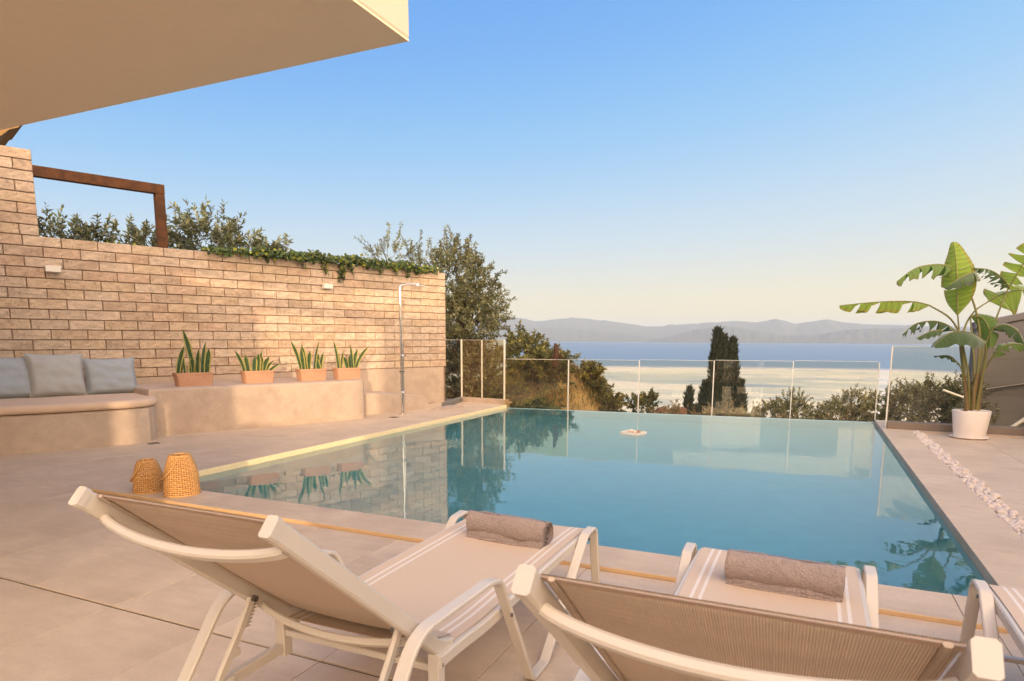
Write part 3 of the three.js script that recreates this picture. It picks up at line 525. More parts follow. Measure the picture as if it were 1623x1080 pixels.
// ---------------------------------------------------------------- sun loungers (local: foot end at z = 0, head end towards +z)
function makeLounger() {
  const t = thing('sun_lounger', '', 'sun lounger');
  const X = V(1, 0, 0), zy = (x, a) => a.map(([z, y]) => V(x, y, z));
  const fillet = (P, n = 7) => { const o = [P[0].slice(0, 2)]; for (let i = 1; i + 1 < P.length; i++) { const [x, y, r] = P[i], u = [P[i - 1][0] - x, P[i - 1][1] - y], v = [P[i + 1][0] - x, P[i + 1][1] - y], lu = Math.hypot(...u), lv = Math.hypot(...v), c = (u[0] * v[0] + u[1] * v[1]) / lu / lv, d = Math.min(r / Math.tan(Math.acos(c) / 2), lu * .49, lv * .49), A = [x + u[0] / lu * d, y + u[1] / lu * d], B = [x + v[0] / lv * d, y + v[1] / lv * d]; for (let k = 0; k <= n; k++) { const t = k / n, q = 1 - t; o.push([q * q * A[0] + 2 * q * t * x + t * t * B[0], q * q * A[1] + 2 * q * t * y + t * t * B[1]]); } } o.push(P.at(-1).slice(0, 2)); return o; };
  const wave = fillet([[-.015, 0], [.075, .412, .055], [.205, .405, .055], [.70, .012, .045], [.845, .012, .045], [1.13, .508, .07], [1.21, .524, .12], [1.63, .530, .15], [1.80, .30, .3], [1.945, 0]]);
  for (const s of [-1, 1]) {
    const a = obj('side_frame', sweep(zy(s * .346, wave), .042, .017, X, .004, .6), M.white, t);
    for (const [z, y] of [[1.06, .36], [.20, .385]]) obj('bolt', cyl(V(s * .364, y, z), V(s * .370, y, z), .007, .007, 10), M.bolt, a);
    for (const z of [-.015, 1.945]) obj('foot_cap', rbox(s * .346 - .0225, s * .346 + .0225, 0, .02, z - .012, z + .012, .002), M.lampWhite, a);
    const rail = zy(s * .303, [[.02, .352], [.10, .362], [.3, .366], [.6, .362], [.95, .356], [1.15, .350], [1.32, .358], [1.455, .36]]);
    const r = obj('seat_rail', sweep(spline(rail, 40), .034, .042, X, .005), M.white, t);
    obj('end_bracket', rbox(s * .296 - .019, s * .296 + .019, .255, .385, 1.425, 1.462, .003), M.white, r);
    for (const y of [.35, .285]) obj('bolt', cyl(V(s * .314, y, 1.445), V(s * .320, y, 1.445), .006, .006, 10), M.bolt, r);
    obj('support_rail', [sweep([V(s * .295, .282, 1.45), V(s * .295, .275, 1.79)], .026, .034, X, .003)], M.white, t);
    const back = [V(s * .292, .372, 1.36), V(s * .292, .395, 1.43), V(s * .294, .46, 1.51), V(s * .297, .60, 1.675), V(s * .297, .78, 1.885), V(s * .297, .925, 2.055)];
    const b = obj('back_rail', sweep(spline(back, 30), .028, .046, X, .005), M.white, t);
    const dir = back[5].clone().sub(back[4]).normalize(), end = back[5].clone().addScaledVector(dir, .004);
    obj('end_cap', sweep([end.clone().addScaledVector(dir, -.006), end.clone().addScaledVector(dir, .008), end.clone().addScaledVector(dir, .012)], .031, .049, X, .005), M.white, b);
    obj('bolt', cyl(V(s * .303, .545, 1.61), V(s * .310, .545, 1.61), .008, .008, 10), M.bolt, b);
    // toothed prop under the backrest
    const pz = [V(s * .270, .512, 1.595), V(s * .268, .44, 1.64), V(s * .268, .35, 1.705), V(s * .268, .285, 1.75)];
    const p = obj('prop', [sweep(spline(pz, 12), .016, .030, X, .005), rbox(s * .268 - .007, s * .268 + .007, .355, .38, 1.655, 1.70, .003), rbox(s * .268 - .007, s * .268 + .007, .27, .30, 1.68, 1.745, .004)], M.white, t);
    obj('bolt', cyl(V(s * .250, .512, 1.595), V(s * .262, .512, 1.595), .010, .010, 12), M.bolt, p);
    const teeth = []; for (let i = 0; i < 7; i++) teeth.push(rbox(s * .268 - .006, s * .268 + .006, .43 + i * .009, .434 + i * .009, 1.612 - i * .006, 1.634 - i * .006, .001)); obj('tooth_row', teeth, M.white, p);
  }
  // cross bars
  const bow = (y0, z0, out) => { const p = []; for (let i = 0; i <= 32; i++) { const k = i / 16 - 1, f = .016 + out * Math.pow(1 - k * k, .8); p.push(V(k * .284, y0 - .76 * f, z0 + .65 * f)); } return p; };
  const bowBar = (pts, w, h) => sweep(pts, w, h, V(0, .65, .76).normalize(), .005);
  obj('cross_bow', bowBar(bow(.878, 2.000, .042), .030, .022), M.white, t);
  obj('cross_bow', bowBar(bow(.475, 1.525, .045), .030, .022), M.white, t);
  obj('foot_bar', [sweep([V(-.335, .085, .0), V(.335, .085, .0)], .018, .028, V(0, 1, 0), .003)], M.white, t);
  obj('under_bar', [cyl(V(-.285, .277, 1.78), V(.285, .277, 1.78), .013, .013, 12)], M.white, t);
  for (const [y, z] of [[.345, .035], [.335, 1.44]]) obj('head_bar', sweep([V(-.29, y, z), V(.29, y, z)], .022, .03, V(0, 1, 0), .003), M.white, t);
  // slings: thin fabric stretched between the rails, sagging a little
  const sling = (path, hw, sag, thick) => {
    const n = path.length - 1, mm = 20, pos = [], uv = [], idx = []; let len = 0;
    path.forEach((p, i) => {
      if (i) len += p.distanceTo(path[i - 1]); const tg = path[Math.min(i + 1, n)].clone().sub(path[Math.max(i - 1, 0)]).normalize(), nn = tg.clone().cross(X).normalize();
      for (let sd = 0; sd < 2; sd++) for (let k = 0; k <= mm; k++) { const u = k / mm * 2 - 1, q = p.clone().addScaledVector(nn, -sag * (1 - u * u) * Math.sin(Math.PI * i / n) ** .5 - sd * thick); pos.push(u * hw, q.y, q.z); uv.push(k / mm, len); }
    });
    const W = (mm + 1) * 2; for (let i = 0; i < n; i++) for (let sd = 0; sd < 2; sd++) for (let k = 0; k < mm; k++) { const a = i * W + sd * (mm + 1) + k, b = a + W; sd ? idx.push(a, b, a + 1, a + 1, b, b + 1) : idx.push(a, a + 1, b, b, a + 1, b + 1); }
    for (let k = 0; k < mm; k++) for (const i of [0, n]) { const a = i * W + k, b = a + mm + 1; idx.push(a, b, a + 1, a + 1, b, b + 1); }
    const g = new THREE.BufferGeometry(); g.setAttribute('position', new THREE.Float32BufferAttribute(pos, 3)); g.setAttribute('uv', new THREE.Float32BufferAttribute(uv, 2)); g.setIndex(idx); g.computeVertexNormals(); return g;
  };
  const seatPath = spline(zy(0, [[-.012, .330], [.0, .368], [.03, .382], [.12, .389], [.3, .391], [.6, .387], [.95, .381], [1.15, .376], [1.32, .382], [1.44, .386]]), 60);
  obj('seat_sling', sling(seatPath, .302, .010, .004), M.sling, t);
  const bp = spline([V(0, .392, 1.33), V(0, .410, 1.40), V(0, .480, 1.495), V(0, .617, 1.658), V(0, .797, 1.868), V(0, .934, 2.028)], 50);
  const hw = .281; obj('back_sling', sling(bp, hw, .016, .003), M.slingBack, t);
  const hem = bp.slice(-2).map(p => p.clone()); obj('hem', sling(hem, hw + .002, .018, .006), M.hem, t);
  for (const s of [-1, 1]) obj('sling_edge', sweep(bp.slice(6).map(p => V(s * .264, p.y - .004, p.z + .006)), .012, .008, X, .003), M.slingBack, t);
  t.position.set(0, DECK, 0); return t;
}
const lounger = makeLounger();
[[-1.2535, -3.005, 0, 'white sling sun lounger on the left with a brown towel on its foot'],
 [-.088, -2.955, 0, 'white sling sun lounger in the centre foreground with its backrest towards the viewer'],
 [.965, -2.955, 0, 'white sling sun lounger cut off by the right edge of the frame']].forEach(([x, z, a, label], i) => {
  const o = i ? lounger.clone() : lounger; if (i) { o.name = numbered('sun_lounger'); scene.add(o); }
  o.position.set(x, DECK, z); o.rotation.y = a; tag(o, label, 'sun lounger');
});
// rolled towels
function makeTowel(L, seed, R, flap) {
  const pos = [], uv = [], idx = [], n = 150, m = 26, turns = 3.1, th = .0075;
  const spiral = f => { const a = f * turns * 2 * Math.PI, r = lerp(.010, R, f) * (1 + .05 * IN.noise(a * .5, seed, 1)); return [r * Math.sin(a + .5), r * Math.cos(a + .5) * .93, a]; };
  const row = [];
  for (let i = 0; i <= n; i++) { const [y, z] = spiral(i / n); row.push([y, z]); }
  for (let i = 1; i <= 10; i++) { const l = row[n], k = i / 10; row.push([lerp(l[0], -R * .98, sstep(0, .5, k)), l[1] + flap * 1.5 * k]); }
  for (let sd = 0; sd < 2; sd++) row.forEach(([y, z], i) => {
    const a = row[Math.max(0, i - 1)], b = row[Math.min(row.length - 1, i + 1)], dl = Math.hypot(b[0] - a[0], b[1] - a[1]) || 1, ny = (b[1] - a[1]) / dl, nz = -(b[0] - a[0]) / dl;
    for (let k = 0; k <= m; k++) {
      const u = k / m, sx = (u - .5) * L, f = i / n;
      const endw = (Math.abs(u - .5) > .44 ? 1 : 0) * .004, w = .008 * IN.noise(sx * 6 + seed, f * 5, 2) + .003 * IN.noise(sx * 17, f * 13, seed + 5) + .0035 * IN.noise(sx * 40, f * 40, seed) + endw * IN.noise(f * 20, u * 9, seed);
      const o = (sd ? -1 : 1) * th / 2 * (k === 0 || k === m ? .6 : 1) + w;
      pos.push(sx + .010 * IN.noise(f * 7, seed, u > .5 ? 3 : 8) * Math.abs(u - .5) * 2, y + ny * o, z + nz * o); uv.push(u * L, f * 1.1);
    }
  });
  const Wd = m + 1, S = row.length * Wd;
  for (let sd = 0; sd < 2; sd++) for (let i = 0; i + 1 < row.length; i++) for (let k = 0; k < m; k++) { const a = sd * S + i * Wd + k, b = a + Wd; sd ? idx.push(a, b, a + 1, a + 1, b, b + 1) : idx.push(a, a + 1, b, b, a + 1, b + 1); }
  for (let i = 0; i + 1 < row.length; i++) for (const k of [0, m]) { const a = i * Wd + k, b = a + Wd; idx.push(a, b, a + S, a + S, b, b + S); }
  for (let k = 0; k < m; k++) { const a = (row.length - 1) * Wd + k; idx.push(a, a + 1, a + S, a + S, a + 1, a + S + 1); }
  const g = new THREE.BufferGeometry(); g.setAttribute('position', new THREE.Float32BufferAttribute(pos, 3)); g.setAttribute('uv', new THREE.Float32BufferAttribute(uv, 2)); g.setIndex(idx); g.computeVertexNormals(); return g;
}
for (const [x, z, turn, L, seed, R, flap, label] of [
  [-1.225, -2.655, -.07, .40, 4, .062, .03, 'rolled brown towel on the left lounger, its spiral end showing'],
  [-.045, -2.545, -.06, .40, 12, .066, .02, 'larger rolled brown towel on the centre lounger beside the pool']]) {
  const t = thing('rolled_towel', label, 'towel', [x, DECK + .384 + R * .97, z], turn);
  obj('towel_roll', makeTowel(L, seed, R, flap), M.towel, t);
  
}
// ---------------------------------------------------------------- woven lanterns on the coping corner
function makeLantern(name, label, pos, R, Hh, seed, handleTurn, handleLean) {
  const t = thing(name, label, 'lantern', pos), q = rng(seed);
  const prof = y => R * (y < .42 ? 1 - .06 * (y / .42) : .94 - .37 * Math.pow((y - .42) / .58, 1.7));
  const rows = Math.round(Hh / .0165), NS = 20, rings = [], stakes = [];
  for (let i = 0; i < rows; i++) {
    const y = (i + .5) / rows * Hh, pts = [], r0 = prof(y / Hh), dy = (q() - .5) * .002;
    for (let k = 0; k < NS * 4; k++) { const a = k / (NS * 4) * 2 * Math.PI, w = Math.sin(a * NS / 2 + (i % 2) * Math.PI); pts.push(V(Math.cos(a) * (r0 + .0072 * w), y + dy + .0022 * IN.noise(a * 3, i, seed) * 1.6, Math.sin(a) * (r0 + .0072 * w))); }
    rings.push(new THREE.TubeGeometry(new THREE.CatmullRomCurve3(pts, true), NS * 4, .0058 + .0014 * q(), 5, true));
  }
  for (let k = 0; k < NS * 2; k++) { const a = (k + .5) / NS / 2 * 2 * Math.PI, pts = []; for (let i = 0; i <= 12; i++) { const y = i / 12 * Hh; pts.push(V(Math.cos(a) * (prof(i / 12) + .004), y, Math.sin(a) * (prof(i / 12) + .004))); } stakes.push(tube(pts, .0048, 14, 5)); }
  obj('woven_body', rings, M.rattan, t); obj('stake', stakes, M.rattan, t).userData.kind = 'stuff';
  const ring = (y, r, w) => tube(Array.from({ length: 30 }, (_, k) => V(Math.cos(k / 30 * 6.2832) * r, y + .002 * Math.sin(k * 4.1), Math.sin(k / 30 * 6.2832) * r)), w, 60, 6, true);
  obj('rim', [ring(Hh, prof(1), .0075), ring(Hh - .01, prof(1) + .003, .006)], M.rattan, t); obj('base_ring', [ring(.006, R + .002, .007)], M.rattan, t);
  const hp = []; for (let i = 0; i <= 20; i++) { const u = i / 20, an = handleTurn + lerp(-1.35, 1.35, u), dn = Math.pow(Math.sin(Math.PI * u), .8), y = Hh * (.97 - handleLean * dn), rr = prof(y / Hh) + .014 + .012 * dn; hp.push(V(Math.cos(an) * rr, y, Math.sin(an) * rr)); }
  obj('handle', tube(hp, .0062, 44, 7), M.rattan, t);
  const c = obj('candle_glass', [new THREE.CylinderGeometry(R * .42, R * .4, Hh * .5, 20).translate(0, Hh * .25 + .004, 0)], phy({ color: rgb(.9, .88, .8), transmission: 1, thickness: 0, roughness: .1, ior: 1.5 }), t);
  return t;
}
makeLantern('woven_lantern', 'smaller woven rattan lantern with a hanging handle at the pool corner', [-4.985, 0, -3.60], .110, .262, 3, 2.5, .62);
makeLantern('woven_lantern', 'larger woven rattan lantern on the pool corner, right of the smaller one', [-4.655, 0, -3.655], .130, .325, 9, 2.2, .55);

// ---------------------------------------------------------------- white pebbles beside the right coping
{
  const t = thing('pebble_strip', 'strip of white pebbles in a channel along the right pool coping', 'pebbles', [1.39, -.045, -7]), r = rng(99);
  obj('channel_bed', box(-.068, .068, -.06, .004, -3.74, 3.5), std({ color: rgb(.34, .28, .24), roughness: 1 }), t);
  const geos = Array.from({ length: 9 }, (_, k) => { const g = new THREE.IcosahedronGeometry(1, 1), p = g.attributes.position; for (let i = 0; i < p.count; i++) { const v = V(p.getX(i), p.getY(i), p.getZ(i)), f = 1 + .30 * IN.noise(v.x * 1.3 + k * 5, v.y * 1.3, v.z * 1.3) + .1 * IN.noise(v.x * 3, v.y * 3 + k, v.z * 3); p.setXYZ(i, v.x * f, v.y * f * .62, v.z * f * .85); } g.computeVertexNormals(); return toCreasedNormals(g, .9); });
  const rest = []; let made = 0;
  for (let z = 3.4; z > -3.7; z -= .0165) for (let k = 0; k < 3; k++) {
    const s = (.017 + .017 * r() * r() + .004) * (r() < .12 ? 1.35 : 1), x = (r() - .5) * .125, y = .012 + (r() < .35 ? .02 : 0) + .006 * r(), zz = z + (r() - .5) * .03, gi = Math.floor(r() * 9), e = [r() * 6, r() * 6, r() * 6];
    if (made < 300) { const m = obj('pebble', geos[gi], M.pebble[gi % 3], t); m.position.set(x, y, zz); m.scale.setScalar(s); m.rotation.set(e[0] * .15, e[1], e[2] * .15); made++; }
    else { const g = geos[gi].clone(); g.applyMatrix4(new THREE.Matrix4().compose(V(x, y, zz), new THREE.Quaternion().setFromEuler(new THREE.Euler(e[0] * .15, e[1], e[2] * .15)), V(s, s, s))); rest.push(g); }
  }
  obj('pebble_fill', rest, M.pebble[0], t).userData.kind = 'stuff';
}
// ---------------------------------------------------------------- floating tray
{
  const t = thing('floating_tray', 'small square white tray floating on the pool', 'tray', [-2.245, WATER, -9.06], -.28); t.scale.set(.64, .7, .64);
  obj('tray_base', rbox(-.19, .19, .004, .022, -.19, .19, .004), std({ color: rgb(.60, .40, .26), roughness: .6 }), t);
  for (const [a, b, c, d] of [[-.2, .2, .19, .205], [-.2, .2, -.205, -.19]]) obj('rim', rbox(a, b, .0, .05, c, d, .004), M.lampWhite, t);
  for (const [a, b] of [[-.215, -.2], [.2, .215]]) obj('rim', rbox(a, b, .0, .05, -.205, .205, .004), M.lampWhite, t);
  const cup = (lab, x, z, r, h, mat) => { const c = thing('cup', lab, 'cup', [-2.245 + x * .64, WATER + .017, -9.06 + z * .64]); c.scale.setScalar(.66); obj('bowl', new THREE.LatheGeometry([[.5, 0], [.62, .1], [.95, .6], [1, 1], [.93, 1], [.85, .6], [.5, .12], [0, .1]].map(([a, b]) => new THREE.Vector2(a * r, b * h)), 20), mat, c); obj('handle', new THREE.TorusGeometry(h * .28, .005, 6, 14).translate(r * 1.05, h * .55, 0), mat, c); };
  cup('white cup at the left of the floating tray', -.06, -.04, .04, .06, M.lampWhite); cup('second white cup in the middle of the floating tray', .035, .03, .036, .055, M.lampWhite);
  cup('small reddish bowl on the right of the floating tray', .09, -.05, .045, .04, M.terracotta);
}

// ---------------------------------------------------------------- potted banana plants
function bananaLeaf(mid, w, o = {}) {
  // mid: points from base to tip; side laminas hang by `droop` (radians), split into strips at tears
  const { normal = V(0, 1, 0), droop = [.5, .5], tears = 0, seed = 1, col = [.15, .24, .025], sides = [1, 1], gap = .3, curl = .3 } = o;
  const q = rng(seed), N = 36, cv = new THREE.CatmullRomCurve3(mid, false, 'centripetal'), pos = [], cl = [];
  const prof = t => w * Math.pow(Math.sin(Math.PI * Math.pow(clamp(t * .985 + .012), .72)), o.point ?? .62);
  const frame = t => { const p = cv.getPointAt(clamp(t)), tg = cv.getTangentAt(clamp(t)), sd = tg.clone().cross(normal).normalize(), nn = sd.clone().cross(tg).normalize(); return { p, tg, sd, nn }; };
  const vein = (t, k) => .86 + .14 * Math.sin(t * 95 + k * .6) + .10 * (IN.noise(t * 14, k, seed));
  [1, -1].forEach((s, si) => {
    if (!sides[si]) return;
    const cuts = o.cuts ? o.cuts.slice() : [0]; if (!o.cuts) { if (tears) { for (let i = 0; i < tears; i++) cuts.push(.06 + .88 * (i + .25 + .5 * q()) / tears); } cuts.push(1); }
    for (let c = 0; c + 1 < cuts.length; c++) {
      const t0 = cuts[c], t1 = cuts[c + 1]; let stub = 0; if (t1 - t0 < .01) continue;
      if (o.missing && o.missing.includes(si * 100 + c)) stub = .2;
      const dr = droop[si] + (tears ? (q() - .5) * .5 : 0), shrink = tears ? gap * (.4 + q()) * Math.min(.06, (t1 - t0) * .5) : 0, len = stub || (tears ? .82 + .2 * q() : 1), sub = Math.max(2, Math.round((t1 - t0) * N)), rows = [];
      for (let i = 0; i <= sub; i++) {
        const t = lerp(t0, t1, i / sub), f = frame(t), W = prof(t) * len, row = [];
        for (let k = 0; k <= 5; k++) {
          const u = k / 5, tt = clamp(t + .10 * u * u * (tears ? .6 : .4) + lerp(shrink, -shrink, i / sub) * u, 0, 1), g = frame(tt), a = dr * (1 + curl * u), wv = .012 * Math.sin(t * 26 + seed + s) * u * u;
          row.push(g.p.clone().addScaledVector(f.sd, s * W * u * Math.cos(a)).addScaledVector(f.nn, -W * u * Math.sin(a) + .05 * W * Math.sin(u * Math.PI) + wv));
        }
        rows.push({ row, t });
      }
      for (let i = 0; i < sub; i++) for (let k = 0; k < 5; k++) {
        const A = rows[i].row[k], B = rows[i + 1].row[k], C = rows[i].row[k + 1], D = rows[i + 1].row[k + 1], b = vein(rows[i].t, k), e = k === 4 && tears ? .8 : 1;
        for (const P of [A, B, D, A, D, C]) { pos.push(P.x, P.y, P.z); cl.push(col[0] * b * (2 - e), col[1] * b * e, col[2] * b); }
      }
    }
  });
  const g = new THREE.BufferGeometry(); g.setAttribute('position', new THREE.Float32BufferAttribute(pos, 3)); g.setAttribute('color', new THREE.Float32BufferAttribute(cl, 3)); g.computeVertexNormals();
  const rib = new THREE.TubeGeometry(cv, 30, .009, 5); { const p = rib.attributes.position, ns = 6; for (let i = 0; i < p.count; i++) { const ring = Math.floor(i / ns), t = ring / 30, c = cv.getPointAt(clamp(t)), f = lerp(1.2, .25, t); p.setXYZ(i, c.x + (p.getX(i) - c.x) * f, c.y + (p.getY(i) - c.y) * f, c.z + (p.getZ(i) - c.z) * f); } rib.computeVertexNormals(); }
  return { g: toCreasedNormals(g, 1.1), rib };
}
const stemMat = std({ color: rgb(.16, .15, .045), roughness: .6 }), sheathMat = std({ color: rgb(.20, .135, .05), map: tex(128, 128, (x, y) => { const k = .55 + .6 * at5(nz2, x * 4, y >> 1); return [k, k, k]; }, false, [2, 1]), roughness: .8 });
function taper(pts, r0, r1, seg = 22) { const cv = new THREE.CatmullRomCurve3(pts, false, 'centripetal'), g = new THREE.TubeGeometry(cv, seg, 1, 8), p = g.attributes.position; for (let i = 0; i < p.count; i++) { const t = Math.floor(i / 9) / seg, c = cv.getPointAt(t), r = lerp(r0, r1, t); p.setXYZ(i, c.x + (p.getX(i) - c.x) * r, c.y + (p.getY(i) - c.y) * r, c.z + (p.getZ(i) - c.z) * r); } g.computeVertexNormals(); return g; }
const P3 = a => a.map(q => V(...q));
function bananaPlant(name, label, at, potLabel, leaves, stems, group) {
  const pot = thing('plant_pot', potLabel, 'pot', at);
  obj('pot_body', toCreasedNormals(new THREE.LatheGeometry([[0, .012], [.172, .012], [.179, .022], [.218, .358], [.220, .369], [.214, .373], [.203, .368], [.195, .32], [0, .31]].map(([a, b]) => new THREE.Vector2(a, b)), 48), .6), M.pot, pot);
  obj('saucer', toCreasedNormals(new THREE.LatheGeometry([[0, 0], [.185, 0], [.222, .02], [.222, .026], [.19, .012], [0, .012]].map(([a, b]) => new THREE.Vector2(a, b)), 48), .6), M.pot, pot);
  const st = [], r = rng(at[0] * 100 | 0); for (let i = 0; i < 70; i++) { const a = r() * 6.283, d = Math.sqrt(r()) * .185, g = new THREE.IcosahedronGeometry(.016 + .014 * r(), 1); g.scale(1, .7, .9); g.rotateY(r() * 6); g.translate(Math.cos(a) * d, .352 + .015 * r(), Math.sin(a) * d); st.push(g); }
  obj('pebble_topping', st, M.pebble[0], pot).userData.kind = 'stuff';
  const t = thing(name, label, 'plant', [at[0], at[1], at[2]]);
  stems.forEach(([pts, r0, r1, sheath]) => obj(sheath ? 'leaf_sheath' : 'leaf_stalk', taper(P3(pts), r0, r1), sheath ? sheathMat : stemMat, t));
  leaves.forEach(([pts, w, o]) => { const L = bananaLeaf(P3(pts), w, o); const m = obj('leaf', L.g, M.banana, t); obj('midrib', L.rib, stemMat, m); });
}
const lime = [.28, .42, .03], mid = [.13, .25, .03], deep = [.06, .135, .03];  // leaf greens with sun and shade put in, brightest to darkest
const toCam = V(-.18, .05, .98).normalize();
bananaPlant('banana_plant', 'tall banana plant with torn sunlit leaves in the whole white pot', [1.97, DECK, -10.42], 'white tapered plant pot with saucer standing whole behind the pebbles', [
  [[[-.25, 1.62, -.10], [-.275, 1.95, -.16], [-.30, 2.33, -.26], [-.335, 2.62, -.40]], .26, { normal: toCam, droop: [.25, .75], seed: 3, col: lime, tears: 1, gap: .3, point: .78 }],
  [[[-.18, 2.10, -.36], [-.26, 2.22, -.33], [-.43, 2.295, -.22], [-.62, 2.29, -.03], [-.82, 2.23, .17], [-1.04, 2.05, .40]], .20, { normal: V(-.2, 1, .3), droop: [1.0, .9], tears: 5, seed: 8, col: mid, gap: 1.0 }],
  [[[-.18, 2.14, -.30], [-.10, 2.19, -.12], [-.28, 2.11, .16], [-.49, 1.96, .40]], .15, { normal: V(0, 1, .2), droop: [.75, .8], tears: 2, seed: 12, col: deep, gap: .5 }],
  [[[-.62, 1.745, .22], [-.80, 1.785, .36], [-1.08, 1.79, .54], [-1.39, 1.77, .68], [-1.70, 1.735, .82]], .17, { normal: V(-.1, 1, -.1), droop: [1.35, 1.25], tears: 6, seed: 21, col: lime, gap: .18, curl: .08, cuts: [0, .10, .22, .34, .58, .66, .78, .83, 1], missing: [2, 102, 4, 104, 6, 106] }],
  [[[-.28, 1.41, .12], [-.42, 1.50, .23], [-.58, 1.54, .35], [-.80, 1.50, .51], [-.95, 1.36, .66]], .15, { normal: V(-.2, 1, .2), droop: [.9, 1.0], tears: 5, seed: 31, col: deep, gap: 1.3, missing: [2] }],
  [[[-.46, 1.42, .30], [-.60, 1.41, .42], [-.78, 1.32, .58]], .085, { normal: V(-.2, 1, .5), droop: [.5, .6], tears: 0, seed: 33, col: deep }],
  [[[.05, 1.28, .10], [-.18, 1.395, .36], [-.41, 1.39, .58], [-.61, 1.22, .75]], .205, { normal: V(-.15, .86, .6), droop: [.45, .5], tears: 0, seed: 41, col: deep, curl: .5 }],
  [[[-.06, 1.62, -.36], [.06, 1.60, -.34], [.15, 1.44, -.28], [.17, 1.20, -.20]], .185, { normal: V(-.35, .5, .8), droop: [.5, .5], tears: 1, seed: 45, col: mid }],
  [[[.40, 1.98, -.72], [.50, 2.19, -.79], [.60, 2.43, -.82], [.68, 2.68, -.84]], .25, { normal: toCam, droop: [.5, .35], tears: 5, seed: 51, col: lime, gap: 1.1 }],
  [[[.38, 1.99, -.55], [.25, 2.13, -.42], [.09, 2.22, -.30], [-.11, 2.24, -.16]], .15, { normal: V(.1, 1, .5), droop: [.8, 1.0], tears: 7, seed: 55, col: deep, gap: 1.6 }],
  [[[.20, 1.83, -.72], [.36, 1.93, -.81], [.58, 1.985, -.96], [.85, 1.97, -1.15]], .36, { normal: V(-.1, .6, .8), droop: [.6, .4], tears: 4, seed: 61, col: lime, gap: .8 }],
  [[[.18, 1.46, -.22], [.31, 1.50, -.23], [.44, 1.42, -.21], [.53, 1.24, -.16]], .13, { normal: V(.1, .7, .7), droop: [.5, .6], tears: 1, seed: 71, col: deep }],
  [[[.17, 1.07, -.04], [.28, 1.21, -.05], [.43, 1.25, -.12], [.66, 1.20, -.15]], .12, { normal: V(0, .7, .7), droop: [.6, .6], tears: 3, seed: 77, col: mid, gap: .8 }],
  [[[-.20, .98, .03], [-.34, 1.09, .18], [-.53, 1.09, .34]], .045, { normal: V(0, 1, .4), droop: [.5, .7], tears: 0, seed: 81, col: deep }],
], [
  [[[-.02, .30, .0], [-.10, .75, -.03], [-.16, 1.05, -.08], [-.25, 1.64, -.10]], .022, .009],
  [[[.02, .30, 0], [.05, .8, -.15], [.06, 1.39, -.33], [-.02, 1.75, -.38], [-.18, 2.12, -.37]], .024, .010],
  [[[-.04, .30, .02], [-.13, .9, -.05], [-.19, 1.31, -.05], [-.34, 1.57, .03], [-.63, 1.75, .23]], .02, .009],
  [[[-.02, .30, .03], [-.10, .9, .05], [-.20, 1.25, .08], [-.28, 1.41, .12]], .018, .01],
  [[[.03, .30, .05], [.07, .8, .03], [.08, 1.1, .05], [.05, 1.28, .10]], .018, .01],
  [[[.03, .30, -.02], [.11, .9, -.22], [.20, 1.37, -.43], [.31, 1.73, -.59], [.40, 1.99, -.72]], .022, .009],
  [[[-.02, .30, -.03], [-.10, .95, -.2], [-.13, 1.42, -.28], [.0, 1.68, -.50], [.21, 1.84, -.72]], .02, .009],
  [[[.03, .30, .0], [.08, .75, -.12], [.14, .98, -.10], [.18, 1.10, -.04]], .016, .009], [[[.02, .3, -.02], [.07, .9, -.2], [.12, 1.25, -.25], [.18, 1.46, -.22]], .016, .009],
  [[[-.02, .3, .02], [-.12, .7, .0], [-.16, .9, .02], [-.21, 1.0, .03]], .015, .007], [[[.01, .3, 0], [.0, .9, -.1], [-.02, 1.3, -.3], [-.06, 1.61, -.36]], .018, .009],
  [[[0, .25, .0], [.0, .55, .0], [.03, .85, -.05]], .055, .022, 1], [[[-.05, .25, .02], [-.07, .5, .02], [-.12, .82, .0]], .042, .018, 1], [[[.05, .25, -.02], [.07, .5, -.05], [.09, .9, -.12]], .042, .016, 1], [[[.0, .25, .05], [.0, .45, .05], [-.02, .7, .06]], .035, .015, 1],
]);
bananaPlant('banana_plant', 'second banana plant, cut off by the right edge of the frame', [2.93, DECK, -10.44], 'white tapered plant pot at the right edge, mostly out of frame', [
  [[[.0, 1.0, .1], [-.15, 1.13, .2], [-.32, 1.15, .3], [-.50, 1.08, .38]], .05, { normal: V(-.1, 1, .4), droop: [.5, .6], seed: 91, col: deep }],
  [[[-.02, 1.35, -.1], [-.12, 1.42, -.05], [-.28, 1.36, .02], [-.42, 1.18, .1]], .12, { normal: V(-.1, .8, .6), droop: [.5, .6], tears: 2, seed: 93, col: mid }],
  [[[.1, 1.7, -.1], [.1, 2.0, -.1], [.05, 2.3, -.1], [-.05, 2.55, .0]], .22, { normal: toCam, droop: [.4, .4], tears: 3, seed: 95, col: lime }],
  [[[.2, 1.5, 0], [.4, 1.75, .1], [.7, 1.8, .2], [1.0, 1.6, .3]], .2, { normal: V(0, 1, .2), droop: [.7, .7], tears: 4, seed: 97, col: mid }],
], [[[[0, .3, 0], [0, .7, .05], [0, 1.0, .1]], .02, .009], [[[0, .3, 0], [0, .9, -.1], [-.02, 1.35, -.1]], .02, .01], [[[.03, .3, 0], [.08, 1, -.1], [.1, 1.7, -.1]], .025, .01], [[[.03, .3, 0], [.1, 1, 0], [.2, 1.5, 0]], .02, .01], [[[0, .25, 0], [0, .5, 0], [.02, .8, 0]], .05, .02, 1]]);
